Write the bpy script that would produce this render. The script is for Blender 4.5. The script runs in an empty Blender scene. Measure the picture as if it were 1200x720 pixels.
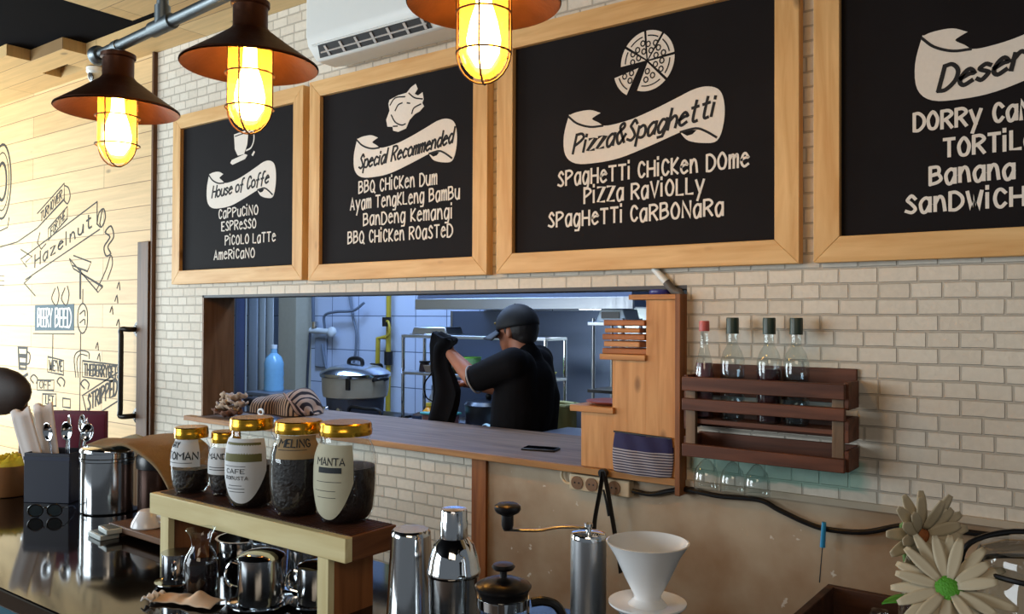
import bpy, bmesh, math, random
from mathutils import Vector, Matrix, Euler
random.seed(7)
PI = math.pi
SC = bpy.context.scene
COL = SC.collection

# ------------------------------------------------------------------ camera
cam_d = bpy.data.cameras.new('camera'); cam = bpy.data.objects.new('camera', cam_d); COL.objects.link(cam)
yaw, pitch, roll = math.radians(36.55), math.radians(0.736), math.radians(0.267)
f_ = Vector((-math.sin(yaw) * math.cos(pitch), math.cos(yaw) * math.cos(pitch), math.sin(pitch)))
r_ = Vector((math.cos(yaw), math.sin(yaw), 0)); u_ = r_.cross(f_)
r2 = r_ * math.cos(roll) + u_ * math.sin(roll); u2 = u_ * math.cos(roll) - r_ * math.sin(roll)
m = Matrix((r2, u2, -f_)).transposed().to_4x4(); m.translation = (0, -2.36, 1.6)
cam.matrix_world = m
cam_d.sensor_width = 36; cam_d.lens = 980 / 1200 * 36; cam_d.clip_start = .05
SC.camera = cam

# ------------------------------------------------------------------ world, light, exposure
SC.view_settings.view_transform = 'Standard'; SC.view_settings.look = 'None'
SC.view_settings.gamma = 1; SC.view_settings.exposure = 0.0; SC.view_settings.use_curve_mapping = False
W = bpy.data.worlds.new('world'); SC.world = W; W.use_nodes = True
W.node_tree.nodes['Background'].inputs[0].default_value = (.80, .90, 1.0, 1)
W.node_tree.nodes['Background'].inputs[1].default_value = .16

def area(name, loc, target, sx, sy, power, color):
    d = bpy.data.lights.new(name, 'AREA'); d.shape = 'RECTANGLE'; d.size = sx; d.size_y = sy
    d.energy = power; d.color = color
    o = bpy.data.objects.new(name, d); COL.objects.link(o); o.location = loc
    o.rotation_euler = (Vector(target) - Vector(loc)).to_track_quat('-Z', 'Y').to_euler()
    return o
area('daylight_side_window', (-6.75, -1.55, 1.55), (-4.6, -.2, 1.50), 1.9, 1.7, 150, (.80, .94, 1.0))
area('daylight_front_window', (-4.9, -5.6, 2.1), (-2.0, -.8, 1.5), 3.2, 2.2, 222, (.84, .94, 1.0))
area('room_lamp_glow', (.6, -3.6, 2.9), (-.6, 0, 1.5), 1.6, 1.2, 27, (1.0, .80, .58))
area('kitchen_tube_light', (-4.1, 1.25, 2.78), (-4.1, 1.35, 0), 1.6, .5, 54, (.36, .57, 1.0))
area('kitchen_tube_light_far', (-2.7, .9, 2.78), (-2.7, 1.3, 0), 1.2, .4, 20, (.56, .72, 1.0))

# ------------------------------------------------------------------ materials
MATS = {}
def _m(name):
    mt = bpy.data.materials.new(name); mt.use_nodes = True
    return mt, mt.node_tree.nodes, mt.node_tree.links, mt.node_tree.nodes['Principled BSDF']
def rgb(h):   # sRGB hex -> linear
    v = [int(h[i:i + 2], 16) / 255 for i in (0, 2, 4)]
    return tuple((c / 12.92 if c <= .04045 else ((c + .055) / 1.055) ** 2.4) for c in v) + (1,)
def plain(name, col, rough=.5, metal=0, noise=.08, nscale=30, bump=0, bscale=80, **kw):
    if name in MATS: return MATS[name]
    mt, N, L, P = _m(name)
    c = rgb(col) if isinstance(col, str) else tuple(col) + (1,)
    tc = N.new('ShaderNodeTexCoord')
    if noise:
        nz = N.new('ShaderNodeTexNoise'); nz.inputs['Scale'].default_value = nscale; nz.inputs['Detail'].default_value = 4
        L.new(tc.outputs['Object'], nz.inputs['Vector'])
        mx = N.new('ShaderNodeMix'); mx.data_type = 'RGBA'
        mx.inputs['A'].default_value = tuple(x * (1 - noise) for x in c[:3]) + (1,)
        mx.inputs['B'].default_value = tuple(min(1, x * (1 + noise)) for x in c[:3]) + (1,)
        L.new(nz.outputs['Fac'], mx.inputs['Factor']); L.new(mx.outputs['Result'], P.inputs['Base Color'])
    else: P.inputs['Base Color'].default_value = c
    P.inputs['Roughness'].default_value = rough; P.inputs['Metallic'].default_value = metal
    if bump:
        n2 = N.new('ShaderNodeTexNoise'); n2.inputs['Scale'].default_value = bscale; n2.inputs['Detail'].default_value = 5
        L.new(tc.outputs['Object'], n2.inputs['Vector'])
        b = N.new('ShaderNodeBump'); b.inputs['Strength'].default_value = bump; b.inputs['Distance'].default_value = .004
        L.new(n2.outputs['Fac'], b.inputs['Height']); L.new(b.outputs['Normal'], P.inputs['Normal'])
    for k, v in kw.items(): P.inputs[k.replace('_', ' ')].default_value = v
    MATS[name] = mt; return mt
def wood(name, c1, c2, axis='X', rough=.55, scale=1.0, knots=True, spec=.3):
    if name in MATS: return MATS[name]
    mt, N, L, P = _m(name)
    tc = N.new('ShaderNodeTexCoord'); mp = N.new('ShaderNodeMapping')
    s = {'X': (1.3, 16, 16), 'Y': (16, 1.3, 16), 'Z': (16, 16, 1.3)}[axis]
    mp.inputs['Scale'].default_value = tuple(a * scale for a in s)
    L.new(tc.outputs['Object'], mp.inputs['Vector'])
    nz = N.new('ShaderNodeTexNoise'); nz.inputs['Scale'].default_value = 2.2; nz.inputs['Detail'].default_value = 7; nz.inputs['Distortion'].default_value = .6
    L.new(mp.outputs['Vector'], nz.inputs['Vector'])
    cr = N.new('ShaderNodeValToRGB'); cr.color_ramp.elements[0].position = .32; cr.color_ramp.elements[1].position = .68
    cr.color_ramp.elements[0].color = rgb(c2); cr.color_ramp.elements[1].color = rgb(c1)
    L.new(nz.outputs['Fac'], cr.inputs['Fac'])
    out = cr.outputs['Color']
    if knots:
        mp2 = N.new('ShaderNodeMapping')
        s2 = {'X': (5, 11, 11), 'Y': (11, 5, 11), 'Z': (11, 11, 5)}[axis]
        mp2.inputs['Scale'].default_value = s2; L.new(tc.outputs['Object'], mp2.inputs['Vector'])
        vo = N.new('ShaderNodeTexVoronoi'); vo.inputs['Scale'].default_value = .8; L.new(mp2.outputs['Vector'], vo.inputs['Vector'])
        c3 = N.new('ShaderNodeValToRGB'); c3.color_ramp.elements[0].position = .05; c3.color_ramp.elements[1].position = .13
        c3.color_ramp.elements[0].color = (1, 1, 1, 1); c3.color_ramp.elements[1].color = (0, 0, 0, 1)
        L.new(vo.outputs['Distance'], c3.inputs['Fac'])
        mul = N.new('ShaderNodeMath'); mul.operation = 'MULTIPLY'; mul.inputs[1].default_value = .6
        L.new(c3.outputs['Color'], mul.inputs[0])
        mx = N.new('ShaderNodeMix'); mx.data_type = 'RGBA'; mx.inputs['B'].default_value = rgb('5a3516')
        L.new(mul.outputs[0], mx.inputs['Factor']); L.new(out, mx.inputs['A']); out = mx.outputs['Result']
    L.new(out, P.inputs['Base Color'])
    P.inputs['Roughness'].default_value = rough; P.inputs['Specular IOR Level'].default_value = spec
    b = N.new('ShaderNodeBump'); b.inputs['Strength'].default_value = .25; b.inputs['Distance'].default_value = .002
    L.new(nz.outputs['Fac'], b.inputs['Height']); L.new(b.outputs['Normal'], P.inputs['Normal'])
    MATS[name] = mt; return mt
def brick_mat(name, c1, c2, mortar, bw, rh, ms, rough=.8, bump=.8, axes='XZ', squash=1.0, sfreq=2, off=.5, wob=.006, mottled=.12, dist=.006):
    mt, N, L, P = _m(name)
    tc = N.new('ShaderNodeTexCoord'); se = N.new('ShaderNodeSeparateXYZ'); L.new(tc.outputs['Object'], se.inputs[0])
    co = N.new('ShaderNodeCombineXYZ'); L.new(se.outputs[axes[0]], co.inputs['X']); L.new(se.outputs[axes[1]], co.inputs['Y'])
    nz = N.new('ShaderNodeTexNoise'); nz.inputs['Scale'].default_value = 9; L.new(tc.outputs['Object'], nz.inputs['Vector'])
    sc = N.new('ShaderNodeVectorMath'); sc.operation = 'SCALE'; sc.inputs['Scale'].default_value = wob; L.new(nz.outputs['Color'], sc.inputs[0])
    ad = N.new('ShaderNodeVectorMath'); L.new(co.outputs[0], ad.inputs[0]); L.new(sc.outputs[0], ad.inputs[1])
    br = N.new('ShaderNodeTexBrick'); L.new(ad.outputs[0], br.inputs['Vector'])
    br.offset = off; br.squash = squash; br.squash_frequency = sfreq
    br.inputs['Scale'].default_value = 1; br.inputs['Brick Width'].default_value = bw; br.inputs['Row Height'].default_value = rh
    br.inputs['Mortar Size'].default_value = ms; br.inputs['Mortar Smooth'].default_value = .4
    br.inputs['Color1'].default_value = rgb(c1); br.inputs['Color2'].default_value = rgb(c2); br.inputs['Mortar'].default_value = rgb(mortar)
    n2 = N.new('ShaderNodeTexNoise'); n2.inputs['Scale'].default_value = 60; n2.inputs['Detail'].default_value = 5; L.new(tc.outputs['Object'], n2.inputs['Vector'])
    mr = N.new('ShaderNodeMapRange'); mr.inputs['To Min'].default_value = 1 - mottled; mr.inputs['To Max'].default_value = 1 + mottled; L.new(n2.outputs['Fac'], mr.inputs['Value'])
    vm = N.new('ShaderNodeVectorMath'); vm.operation = 'SCALE'; L.new(br.outputs['Color'], vm.inputs[0]); L.new(mr.outputs[0], vm.inputs['Scale'])
    L.new(vm.outputs[0], P.inputs['Base Color']); P.inputs['Roughness'].default_value = rough
    hh = N.new('ShaderNodeMath'); hh.operation = 'MULTIPLY_ADD'; hh.inputs[1].default_value = -1; L.new(br.outputs['Fac'], hh.inputs[0])
    h2 = N.new('ShaderNodeMath'); h2.operation = 'MULTIPLY'; h2.inputs[1].default_value = .35; L.new(n2.outputs['Fac'], h2.inputs[0]); L.new(h2.outputs[0], hh.inputs[2])
    b = N.new('ShaderNodeBump'); b.inputs['Strength'].default_value = bump; b.inputs['Distance'].default_value = dist
    L.new(hh.outputs[0], b.inputs['Height']); L.new(b.outputs['Normal'], P.inputs['Normal'])
    return mt, N, L, P, tc, vm, br
def planks_mat(name, c1, c2, seam, length, height, axes='XZ'):
    mt, N, L, P, tc, vm, br = brick_mat(name, c1, c2, seam, length, height, .0025, rough=.6, bump=.5, axes=axes, wob=0, mottled=.02, off=.37, dist=.003)
    mp = N.new('ShaderNodeMapping'); mp.inputs['Scale'].default_value = (1.2, 1.2, 22) if axes == 'XZ' else (1.2, 22, 1.2)
    L.new(tc.outputs['Object'], mp.inputs['Vector'])
    nz = N.new('ShaderNodeTexNoise'); nz.inputs['Scale'].default_value = 2; nz.inputs['Detail'].default_value = 6; nz.inputs['Distortion'].default_value = .8
    L.new(mp.outputs['Vector'], nz.inputs['Vector'])
    mr = N.new('ShaderNodeMapRange'); mr.inputs['From Min'].default_value = .3; mr.inputs['From Max'].default_value = .7
    mr.inputs['To Min'].default_value = .86; mr.inputs['To Max'].default_value = 1.06; L.new(nz.outputs['Fac'], mr.inputs['Value'])
    v2 = N.new('ShaderNodeVectorMath'); v2.operation = 'SCALE'; L.new(vm.outputs[0], v2.inputs[0]); L.new(mr.outputs[0], v2.inputs['Scale'])
    # knots
    mp2 = N.new('ShaderNodeMapping'); mp2.inputs['Scale'].default_value = (3, 6, 7); L.new(tc.outputs['Object'], mp2.inputs['Vector'])
    vo = N.new('ShaderNodeTexVoronoi'); vo.inputs['Scale'].default_value = .9; L.new(mp2.outputs['Vector'], vo.inputs['Vector'])
    m3 = N.new('ShaderNodeMapRange'); m3.inputs['From Min'].default_value = .05; m3.inputs['From Max'].default_value = .1
    m3.inputs['To Min'].default_value = .5; m3.inputs['To Max'].default_value = 1; L.new(vo.outputs['Distance'], m3.inputs['Value'])
    v3 = N.new('ShaderNodeVectorMath'); v3.operation = 'SCALE'; L.new(v2.outputs[0], v3.inputs[0]); L.new(m3.outputs[0], v3.inputs['Scale'])
    L.new(v3.outputs[0], P.inputs['Base Color']); return mt
def thin_glass(name, tint=(.93, .96, .97), rough=.02, gl=1.0):
    if name in MATS: return MATS[name]
    mt, N, L, P = _m(name); N.remove(P); out = N['Material Output']
    ge = N.new('ShaderNodeNewGeometry'); io = N.new('ShaderNodeMapRange'); io.inputs['To Min'].default_value = 1.5; io.inputs['To Max'].default_value = 1 / 1.5
    L.new(ge.outputs['Backfacing'], io.inputs['Value'])
    fr = N.new('ShaderNodeFresnel'); L.new(io.outputs[0], fr.inputs['IOR'])
    ml = N.new('ShaderNodeMath'); ml.operation = 'MULTIPLY_ADD'; ml.inputs[1].default_value = gl; ml.inputs[2].default_value = .015; L.new(fr.outputs[0], ml.inputs[0])
    tr = N.new('ShaderNodeBsdfTransparent'); tr.inputs[0].default_value = tuple(tint) + (1,)
    gs = N.new('ShaderNodeBsdfGlossy'); gs.inputs['Roughness'].default_value = rough
    mx = N.new('ShaderNodeMixShader'); L.new(ml.outputs[0], mx.inputs[0]); L.new(tr.outputs[0], mx.inputs[1]); L.new(gs.outputs[0], mx.inputs[2])
    L.new(mx.outputs[0], out.inputs['Surface']); MATS[name] = mt; return mt
def emit(name, col, strength):
    if name in MATS: return MATS[name]
    mt, N, L, P = _m(name); P.inputs['Base Color'].default_value = tuple(col) + (1,)
    P.inputs['Emission Color'].default_value = tuple(col) + (1,); P.inputs['Emission Strength'].default_value = strength
    MATS[name] = mt; return mt
def steel(name, col='c9ccd0', rough=.22, brushed='Z'):
    if name in MATS: return MATS[name]
    mt, N, L, P = _m(name); P.inputs['Base Color'].default_value = rgb(col); P.inputs['Metallic'].default_value = 1
    tc = N.new('ShaderNodeTexCoord'); mp = N.new('ShaderNodeMapping')
    mp.inputs['Scale'].default_value = {'Z': (60, 60, 2), 'X': (2, 60, 60), 'R': (4, 4, 160)}[brushed]; L.new(tc.outputs['Object'], mp.inputs['Vector'])
    nz = N.new('ShaderNodeTexNoise'); nz.inputs['Scale'].default_value = 3; nz.inputs['Detail'].default_value = 3; L.new(mp.outputs['Vector'], nz.inputs['Vector'])
    mr = N.new('ShaderNodeMapRange'); mr.inputs['To Min'].default_value = rough * .7; mr.inputs['To Max'].default_value = rough * 1.4
    L.new(nz.outputs['Fac'], mr.inputs['Value']); L.new(mr.outputs[0], P.inputs['Roughness'])
    MATS[name] = mt; return mt
def stripes(name, ca, cb, axis, freq, rough=.9, thr=.5, wob=.0):
    if name in MATS: return MATS[name]
    mt, N, L, P = _m(name); tc = N.new('ShaderNodeTexCoord')
    wv = N.new('ShaderNodeTexWave'); wv.bands_direction = axis; wv.inputs['Scale'].default_value = freq; wv.inputs['Distortion'].default_value = wob; wv.inputs['Detail'].default_value = 1
    L.new(tc.outputs['UV' if wob < 0 else 'Object'], wv.inputs['Vector'])
    cr = N.new('ShaderNodeValToRGB'); cr.color_ramp.elements[0].position = thr - .06; cr.color_ramp.elements[1].position = thr + .06
    cr.color_ramp.elements[0].color = rgb(ca); cr.color_ramp.elements[1].color = rgb(cb)
    L.new(wv.outputs['Fac'], cr.inputs['Fac']); L.new(cr.outputs['Color'], P.inputs['Base Color']); P.inputs['Roughness'].default_value = rough
    MATS[name] = mt; return mt

M_FRX = wood('pine_frame_x', 'e3bb82', 'cb9a5e', 'X'); M_FRZ = wood('pine_frame_z', 'e3bb82', 'cb9a5e', 'Z')
M_PALE = wood('pale_pine_x', 'e6d9a8', 'd2bf88', 'X'); M_PALEZ = wood('pale_pine_z', 'e6d9a8', 'd2bf88', 'Z')
M_BRN = wood('brown_board_z', '9a6238', '6d3f20', 'Z'); M_BRNY = wood('shaded_board_y', '8f5a34', '5f371d', 'Y')
M_SLAT = wood('dark_slat_y', '54301f', '2d190f', 'Y', knots=False)
M_SHELF = wood('shelf_pine_z', 'd9a066', 'b87c44', 'Z'); M_SHELFX = wood('shelf_pine_x', 'cf9358', 'a9703c', 'X')
M_LEDGE = wood('ledge_wood_x', 'b98750', '8a5c30', 'X'); M_RACK = wood('rack_wood_x', '70432f', '47281b', 'X', knots=False)
M_RACKZ = wood('rack_wood_z', '8d7158', '65503c', 'Z', knots=False); M_POST = wood('post_wood_z', '6b4a30', '48301d', 'Z', knots=False)
M_JAMB = wood('jamb_board_z', '7d5c3d', '654729', 'Z', knots=False)
M_BLACKBOARD = plain('chalkboard_black', '171416', .8, noise=.35, nscale=6, Specular_IOR_Level=.15)
M_CHALK = plain('white_marker_paint', 'e4dcd2', .8, noise=.06, nscale=120)
M_INK = plain('black_paint', '161416', .8, noise=0)
M_STEEL = steel('stainless', 'cfd3d8', .16); M_STEELR = steel('turned_stainless', 'd2d4d6', .12, 'R'); M_BRUSH = steel('brushed_stainless', 'b9bdc2', .32)
M_CHROME = plain('chrome', 'dcdfe2', .05, 1, noise=0)
M_GALV = steel('galvanised_pipe', '8e979b', .42)
M_RUST = plain('rusted_shade_metal', '4f2f1f', .42, .65, noise=.5, nscale=18, bump=.2)
M_CAGE = plain('bronze_wire', '4a3320', .4, .8, noise=0)
M_GOLD = plain('gold_lid', 'cf9d34', .24, 1, noise=.1, nscale=20)
M_JAR = thin_glass('jar_glass'); M_BOTTLE = thin_glass('bottle_glass', (.90, .95, .96), gl=1.5); M_WINE = thin_glass('wine_glass', (.92, .95, .95), gl=2.0)
M_BEAN = plain('coffee_beans', '1c0e0a', .5, noise=.6, nscale=140, bump=1.0, bscale=160)
M_PAPER = plain('label_paper', 'd9dcdf', .7, noise=.03); M_KRAFT = plain('kraft_label', 'a58a62', .75, noise=.15)
M_LINEN = plain('pale_label', 'c3c0a8', .75, noise=.1)
M_BLACK = plain('black_plastic', '131214', .3, noise=0); M_BLACKM = plain('matte_black', '18171a', .7, noise=.1)
M_WHITEP = plain('white_plastic', 'dfe3e2', .35, noise=.02); M_CERAM = plain('white_ceramic', 'e6e8ea', .15, noise=.02)
M_PIPE = plain('black_iron_pipe', '34312f', .35, .7, noise=.2)
M_CLOTHB = plain('black_cloth', '0d0c0f', .9, noise=.2, nscale=12, bump=.4, bscale=25, Specular_IOR_Level=.15)
M_SKIN = plain('skin', 'a8694c', .55, noise=.08, nscale=20); M_HAIR = plain('dark_hair', '1b1311', .6, noise=.2)

# ------------------------------------------------------------------ mesh helpers
class MB:
    def __init__(s): s.b = bmesh.new(); s.k = 0
    def box(s, x0, x1, y0, y1, z0, z1, mtx=None):
        v = [s.b.verts.new(Vector(p) if mtx is None else mtx @ Vector(p)) for p in
             ((x0, y0, z0), (x1, y0, z0), (x1, y1, z0), (x0, y1, z0), (x0, y0, z1), (x1, y0, z1), (x1, y1, z1), (x0, y1, z1))]
        for f in ((0, 3, 2, 1), (4, 5, 6, 7), (0, 1, 5, 4), (1, 2, 6, 5), (2, 3, 7, 6), (3, 0, 4, 7)): s.b.faces.new([v[i] for i in f])
        return s
    def lathe(s, prof, seg=40, c=(0, 0, 0), mtx=None, cap=True, a0=0, a1=2 * PI, sx=1, sy=1):
        full = abs(a1 - a0 - 2 * PI) < 1e-6; n = seg if full else seg + 1
        rings = []
        for r, z in prof:
            ring = []
            for i in range(n):
                a = a0 + (a1 - a0) * i / seg
                p = Vector((c[0] + r * sx * math.cos(a), c[1] + r * sy * math.sin(a), c[2] + z))
                ring.append(s.b.verts.new(mtx @ p if mtx else p))
            rings.append(ring)
        for k in range(len(rings) - 1):
            for i in range(seg):
                j = (i + 1) % n
                s.b.faces.new((rings[k][i], rings[k][j], rings[k + 1][j], rings[k + 1][i]))
        if cap and full:
            if prof[0][0] > 1e-5: s.b.faces.new(rings[0][::-1])
            if prof[-1][0] > 1e-5: s.b.faces.new(rings[-1])
        return s
    def tube(s, pts, r, seg=10, closed=False, rs=None, flat=None):
        P = [Vector(p) for p in pts]; n = len(P); rings = []
        T = []
        for i in range(n):
            a = P[(i - 1) % n] if (closed or i > 0) else P[i]; b = P[(i + 1) % n] if (closed or i < n - 1) else P[i]
            T.append((b - a).normalized())
        ref = Vector((0, 0, 1)) if abs(T[0].z) < .9 else Vector((1, 0, 0))
        N = (ref - T[0] * ref.dot(T[0])).normalized()
        for i in range(n):
            N = (N - T[i] * N.dot(T[i])); N = N.normalized() if N.length > 1e-6 else T[i].orthogonal().normalized()
            B = T[i].cross(N); rr = rs[i] if rs else r
            fl = flat or 1
            rings.append([s.b.verts.new(P[i] + (N * math.cos(2 * PI * k / seg) * fl + B * math.sin(2 * PI * k / seg)) * rr) for k in range(seg)])
        m_ = n if closed else n - 1
        for i in range(m_):
            A, Bq = rings[i], rings[(i + 1) % n]
            for k in range(seg): s.b.faces.new((A[k], A[(k + 1) % seg], Bq[(k + 1) % seg], Bq[k]))
        if not closed: s.b.faces.new(rings[0][::-1]); s.b.faces.new(rings[-1])
        return s
    def prism(s, poly, h0, h1, mp):
        """poly: 2-D outline, mp(u,v,h) -> 3-D"""
        a = [s.b.verts.new(mp(u, v, h0)) for u, v in poly]; b = [s.b.verts.new(mp(u, v, h1)) for u, v in poly]
        s.b.faces.new(a[::-1]); s.b.faces.new(b); n = len(poly)
        for i in range(n): s.b.faces.new((a[i], a[(i + 1) % n], b[(i + 1) % n], b[i]))
        return s
    def stroke(s, pts, w, h0, h1, mp, closed=False):
        n = len(pts); L_, R_ = [], []; s.k += 1; h1 = h1 + .00006 * (s.k % 7)
        P = [Vector((p[0], p[1])) for p in pts]
        for i in range(n):
            a = P[(i - 1) % n] if (closed or i > 0) else P[i]; b = P[(i + 1) % n] if (closed or i < n - 1) else P[i]
            t = (b - a); t = t.normalized() if t.length > 1e-9 else Vector((1, 0))
            nn = Vector((-t.y, t.x)); q = P[i].copy()
            if not closed and i == 0: q -= t * w * .35
            if not closed and i == n - 1: q += t * w * .35
            wi = w * .5
            if 0 < i < n - 1 or closed:
                t1 = (P[i] - a).normalized(); c = max(.55, abs(nn.dot(Vector((-t1.y, t1.x))))); wi /= c
            L_.append(q + nn * wi); R_.append(q - nn * wi)
        V = [[s.b.verts.new(mp(p.x, p.y, h)) for p in side] for side in (L_, R_) for h in (h0, h1)]
        l0, l1, r0, r1 = V
        for i in range(n if closed else n - 1):
            j = (i + 1) % n
            s.b.faces.new((r1[i], r1[j], l1[j], l1[i])); s.b.faces.new((l1[i], l1[j], l0[j], l0[i])); s.b.faces.new((r0[i], r0[j], r1[j], r1[i]))
        return s
    def grid(s, nu, nv, fn, closed_u=False):
        V = [[s.b.verts.new(fn(i / (nu if closed_u else nu - 1), j / (nv - 1))) for i in range(nu)] for j in range(nv)]
        for j in range(nv - 1):
            for i in range(nu if closed_u else nu - 1):
                k = (i + 1) % nu
                s.b.faces.new((V[j][i], V[j][k], V[j + 1][k], V[j + 1][i]))
        s.V = V; return s
    def ball(s, c, rx, ry=None, rz=None, mtx=None, seg=16):
        ry = ry or rx; rz = rz or rx
        M_ = Matrix.Translation(c) @ (mtx.to_4x4() if mtx else Matrix()) @ Matrix.Diagonal((rx, ry, rz, 1))
        bmesh.ops.create_uvsphere(s.b, u_segments=seg, v_segments=max(8, seg // 2 + 2), radius=1, matrix=M_); return s
    def obj(s, name, mat, parent=None, bevel=0, smooth=True, ang=.6, sub=0, solid=0, loc=None, rotz=0):
        bmesh.ops.recalc_face_normals(s.b, faces=s.b.faces[:])
        me = bpy.data.meshes.new(name); s.b.to_mesh(me); s.b.free(); s.b = None
        if smooth:
            for p in me.polygons: p.use_smooth = True
            me.set_sharp_from_angle(angle=ang)
        if mat: me.materials.append(mat)
        o = bpy.data.objects.new(name, me); COL.objects.link(o)
        if parent: o.parent = parent
        if loc: o.location = loc
        if rotz: o.rotation_euler.z = rotz
        if solid: k = o.modifiers.new('thick', 'SOLIDIFY'); k.thickness = solid; k.offset = 0
        if bevel: k = o.modifiers.new('bevel', 'BEVEL'); k.width = bevel; k.segments = 2; k.limit_method = 'ANGLE'; k.angle_limit = .7
        if sub: k = o.modifiers.new('sub', 'SUBSURF'); k.levels = sub; k.render_levels = sub
        return o
def thing(name, label, cat, loc=(0, 0, 0), rotz=0, group=None):
    o = bpy.data.objects.new(name, None); COL.objects.link(o); o.empty_display_size = .05
    o.location = loc; o.rotation_euler.z = rotz; o['label'] = label; o['category'] = cat
    if group: o['group'] = group
    return o
def tag(o, label, cat, group=None):
    o['label'] = label; o['category'] = cat
    if group: o['group'] = group
    return o
def struct(o, label, cat='structure'):
    o['kind'] = 'structure'; o['label'] = label; o['category'] = cat; return o
def smoothpts(pts, k=5, closed=False):
    n = len(pts); out = []
    V = [Vector(p) for p in pts]
    rng = n if closed else n - 1
    for i in range(rng):
        p0 = V[(i - 1) % n] if closed or i > 0 else V[i] * 2 - V[i + 1]
        p1, p2 = V[i], V[(i + 1) % n]
        p3 = V[(i + 2) % n] if closed or i + 2 < n else V[i + 1] * 2 - V[i]
        for j in range(k):
            t = j / k
            out.append(.5 * ((2 * p1) + (p2 - p0) * t + (2 * p0 - 5 * p1 + 4 * p2 - p3) * t * t + (3 * p1 - p0 - 3 * p2 + p3) * t ** 3))
    if not closed: out.append(V[-1])
    return out

# ------------------------------------------------------------------ stroke lettering
G = {
 'A': '00 3a 60|13 53', 'B': '00 0a|~0a 4a 58 46 05|~05 46 63 41 00', 'C': '~58 3a 19 05 11 30 52', 'D': '00 0a|~0a 3a 67 63 30 00',
 'E': '5a 0a 00 50|05 45', 'G': '~58 3a 19 05 11 30 52 54|54 34', 'H': '00 0a|60 6a|05 65', 'I': '0a 00', 'K': '00 0a|5a 04 50', 'L': '0a 00 50', 'F': '5a 0a 00|05 45',
 'M': '00 0a 45 8a 80', 'N': '00 0a 60 6a', 'O': '@3a 18 05 11 30 51 65 58', 'P': '00 0a|~0a 4a 68 46 04', 'Q': '@3a 18 05 11 30 51 65 58|42 7z',
 'R': '00 0a|~0a 4a 68 46 04|34 60', 'S': '~58 3a 18 17 35 52 30 01', 'T': '0a 6a|3a 30', 'U': '~0a 03 30 53 5a', 'V': '0a 30 6a', 'W': '0a 20 37 50 7a',
 'X': '0a 50|5a 00', 'Y': '0a 35 6a|35 30', 'Z': '0a 6a 00 60',
 'a': '~55 36 15 03 10 30 53|56 50', 'b': '0a 00|~05 36 54 51 30 01', 'c': '~55 26 03 20 51', 'd': '5a 50|~55 26 03 20 52', 'e': '~03 34 54 36 15 02 20 51',
 'f': '~5a 3a 28 24 2z|05 45', 'g': '~55 26 03 10 30 53|56 50 4y 1y', 'h': '0a 00|~04 36 54 50', 'i': '06 00|08 09', 'k': '0a 00|56 03 50', 'l': '0a 00',
 'm': '06 00|~04 26 35 30|~34 56 65 60', 'n': '06 00|~03 26 45 50', 'o': '@26 05 02 20 51 54 36', 'p': '06 0x|~05 36 54 51 30 01', 'r': '06 00|~04 26 45',
 's': '~45 26 05 14 33 42 20 01', 't': '~2a 22 30 50|07 47', 'u': '~06 02 20 41 56|56 50', 'w': '06 10 35 50 66', 'y': '06 30|66 1x', 'z': '06 56 00 50',
 '&': '~60 18 3a 48 05 11 30 64', "'": '0a 08',
}
YV = {'z': -.1, 'y': -.25, 'x': -.35, 'a': 1.0}
def glyph(ch, lowscale=1.0):
    out = []; wid = .1
    for st in G[ch].split('|'):
        sm = st[0] == '~'; cl = st[0] == '@'
        pts = []
        for t in st.lstrip('~@').split():
            x = int(t[0]) * .1; y = YV[t[1]] if t[1] in YV else int(t[1]) * .1
            if ch.islower() and lowscale != 1: y *= lowscale
            pts.append((x, y)); wid = max(wid, x)
        if sm: pts = [tuple(p) for p in smoothpts(pts, 4)]
        if cl: pts = [tuple(p) for p in smoothpts(pts, 4, True)]
        out.append((pts, cl))
    return out, wid
def text(mb, s, x0, x1, z0, h, w, mp, h0, h1, low=1.35, gap=.2, space=.42, curve=None, slant=0.0, jit=.03):
    """lay the line s between x0 and x1 on the base line z0; cap height h"""
    rnd = random.Random(len(s) * 13 + ord(s[0])); adv = 0; items = []
    for ch in s:
        if ch == ' ': adv += space; continue
        gl, wd = glyph(ch, low); items.append((adv, gl)); adv += wd + gap
    total = adv - gap; k = (x1 - x0) / total
    for a, gl in items:
        dz = rnd.uniform(-jit, jit) * h
        for pts, cl in gl:
            q = []
            for x, y in pts:
                u = x0 + (a + x) * k + y * h * slant; v = z0 + y * h + dz
                if curve: v += curve((u - x0) / (x1 - x0)) 
                q.append((u, v))
            mb.stroke(q, w, h0, h1, mp, cl)
    return mb

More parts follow.
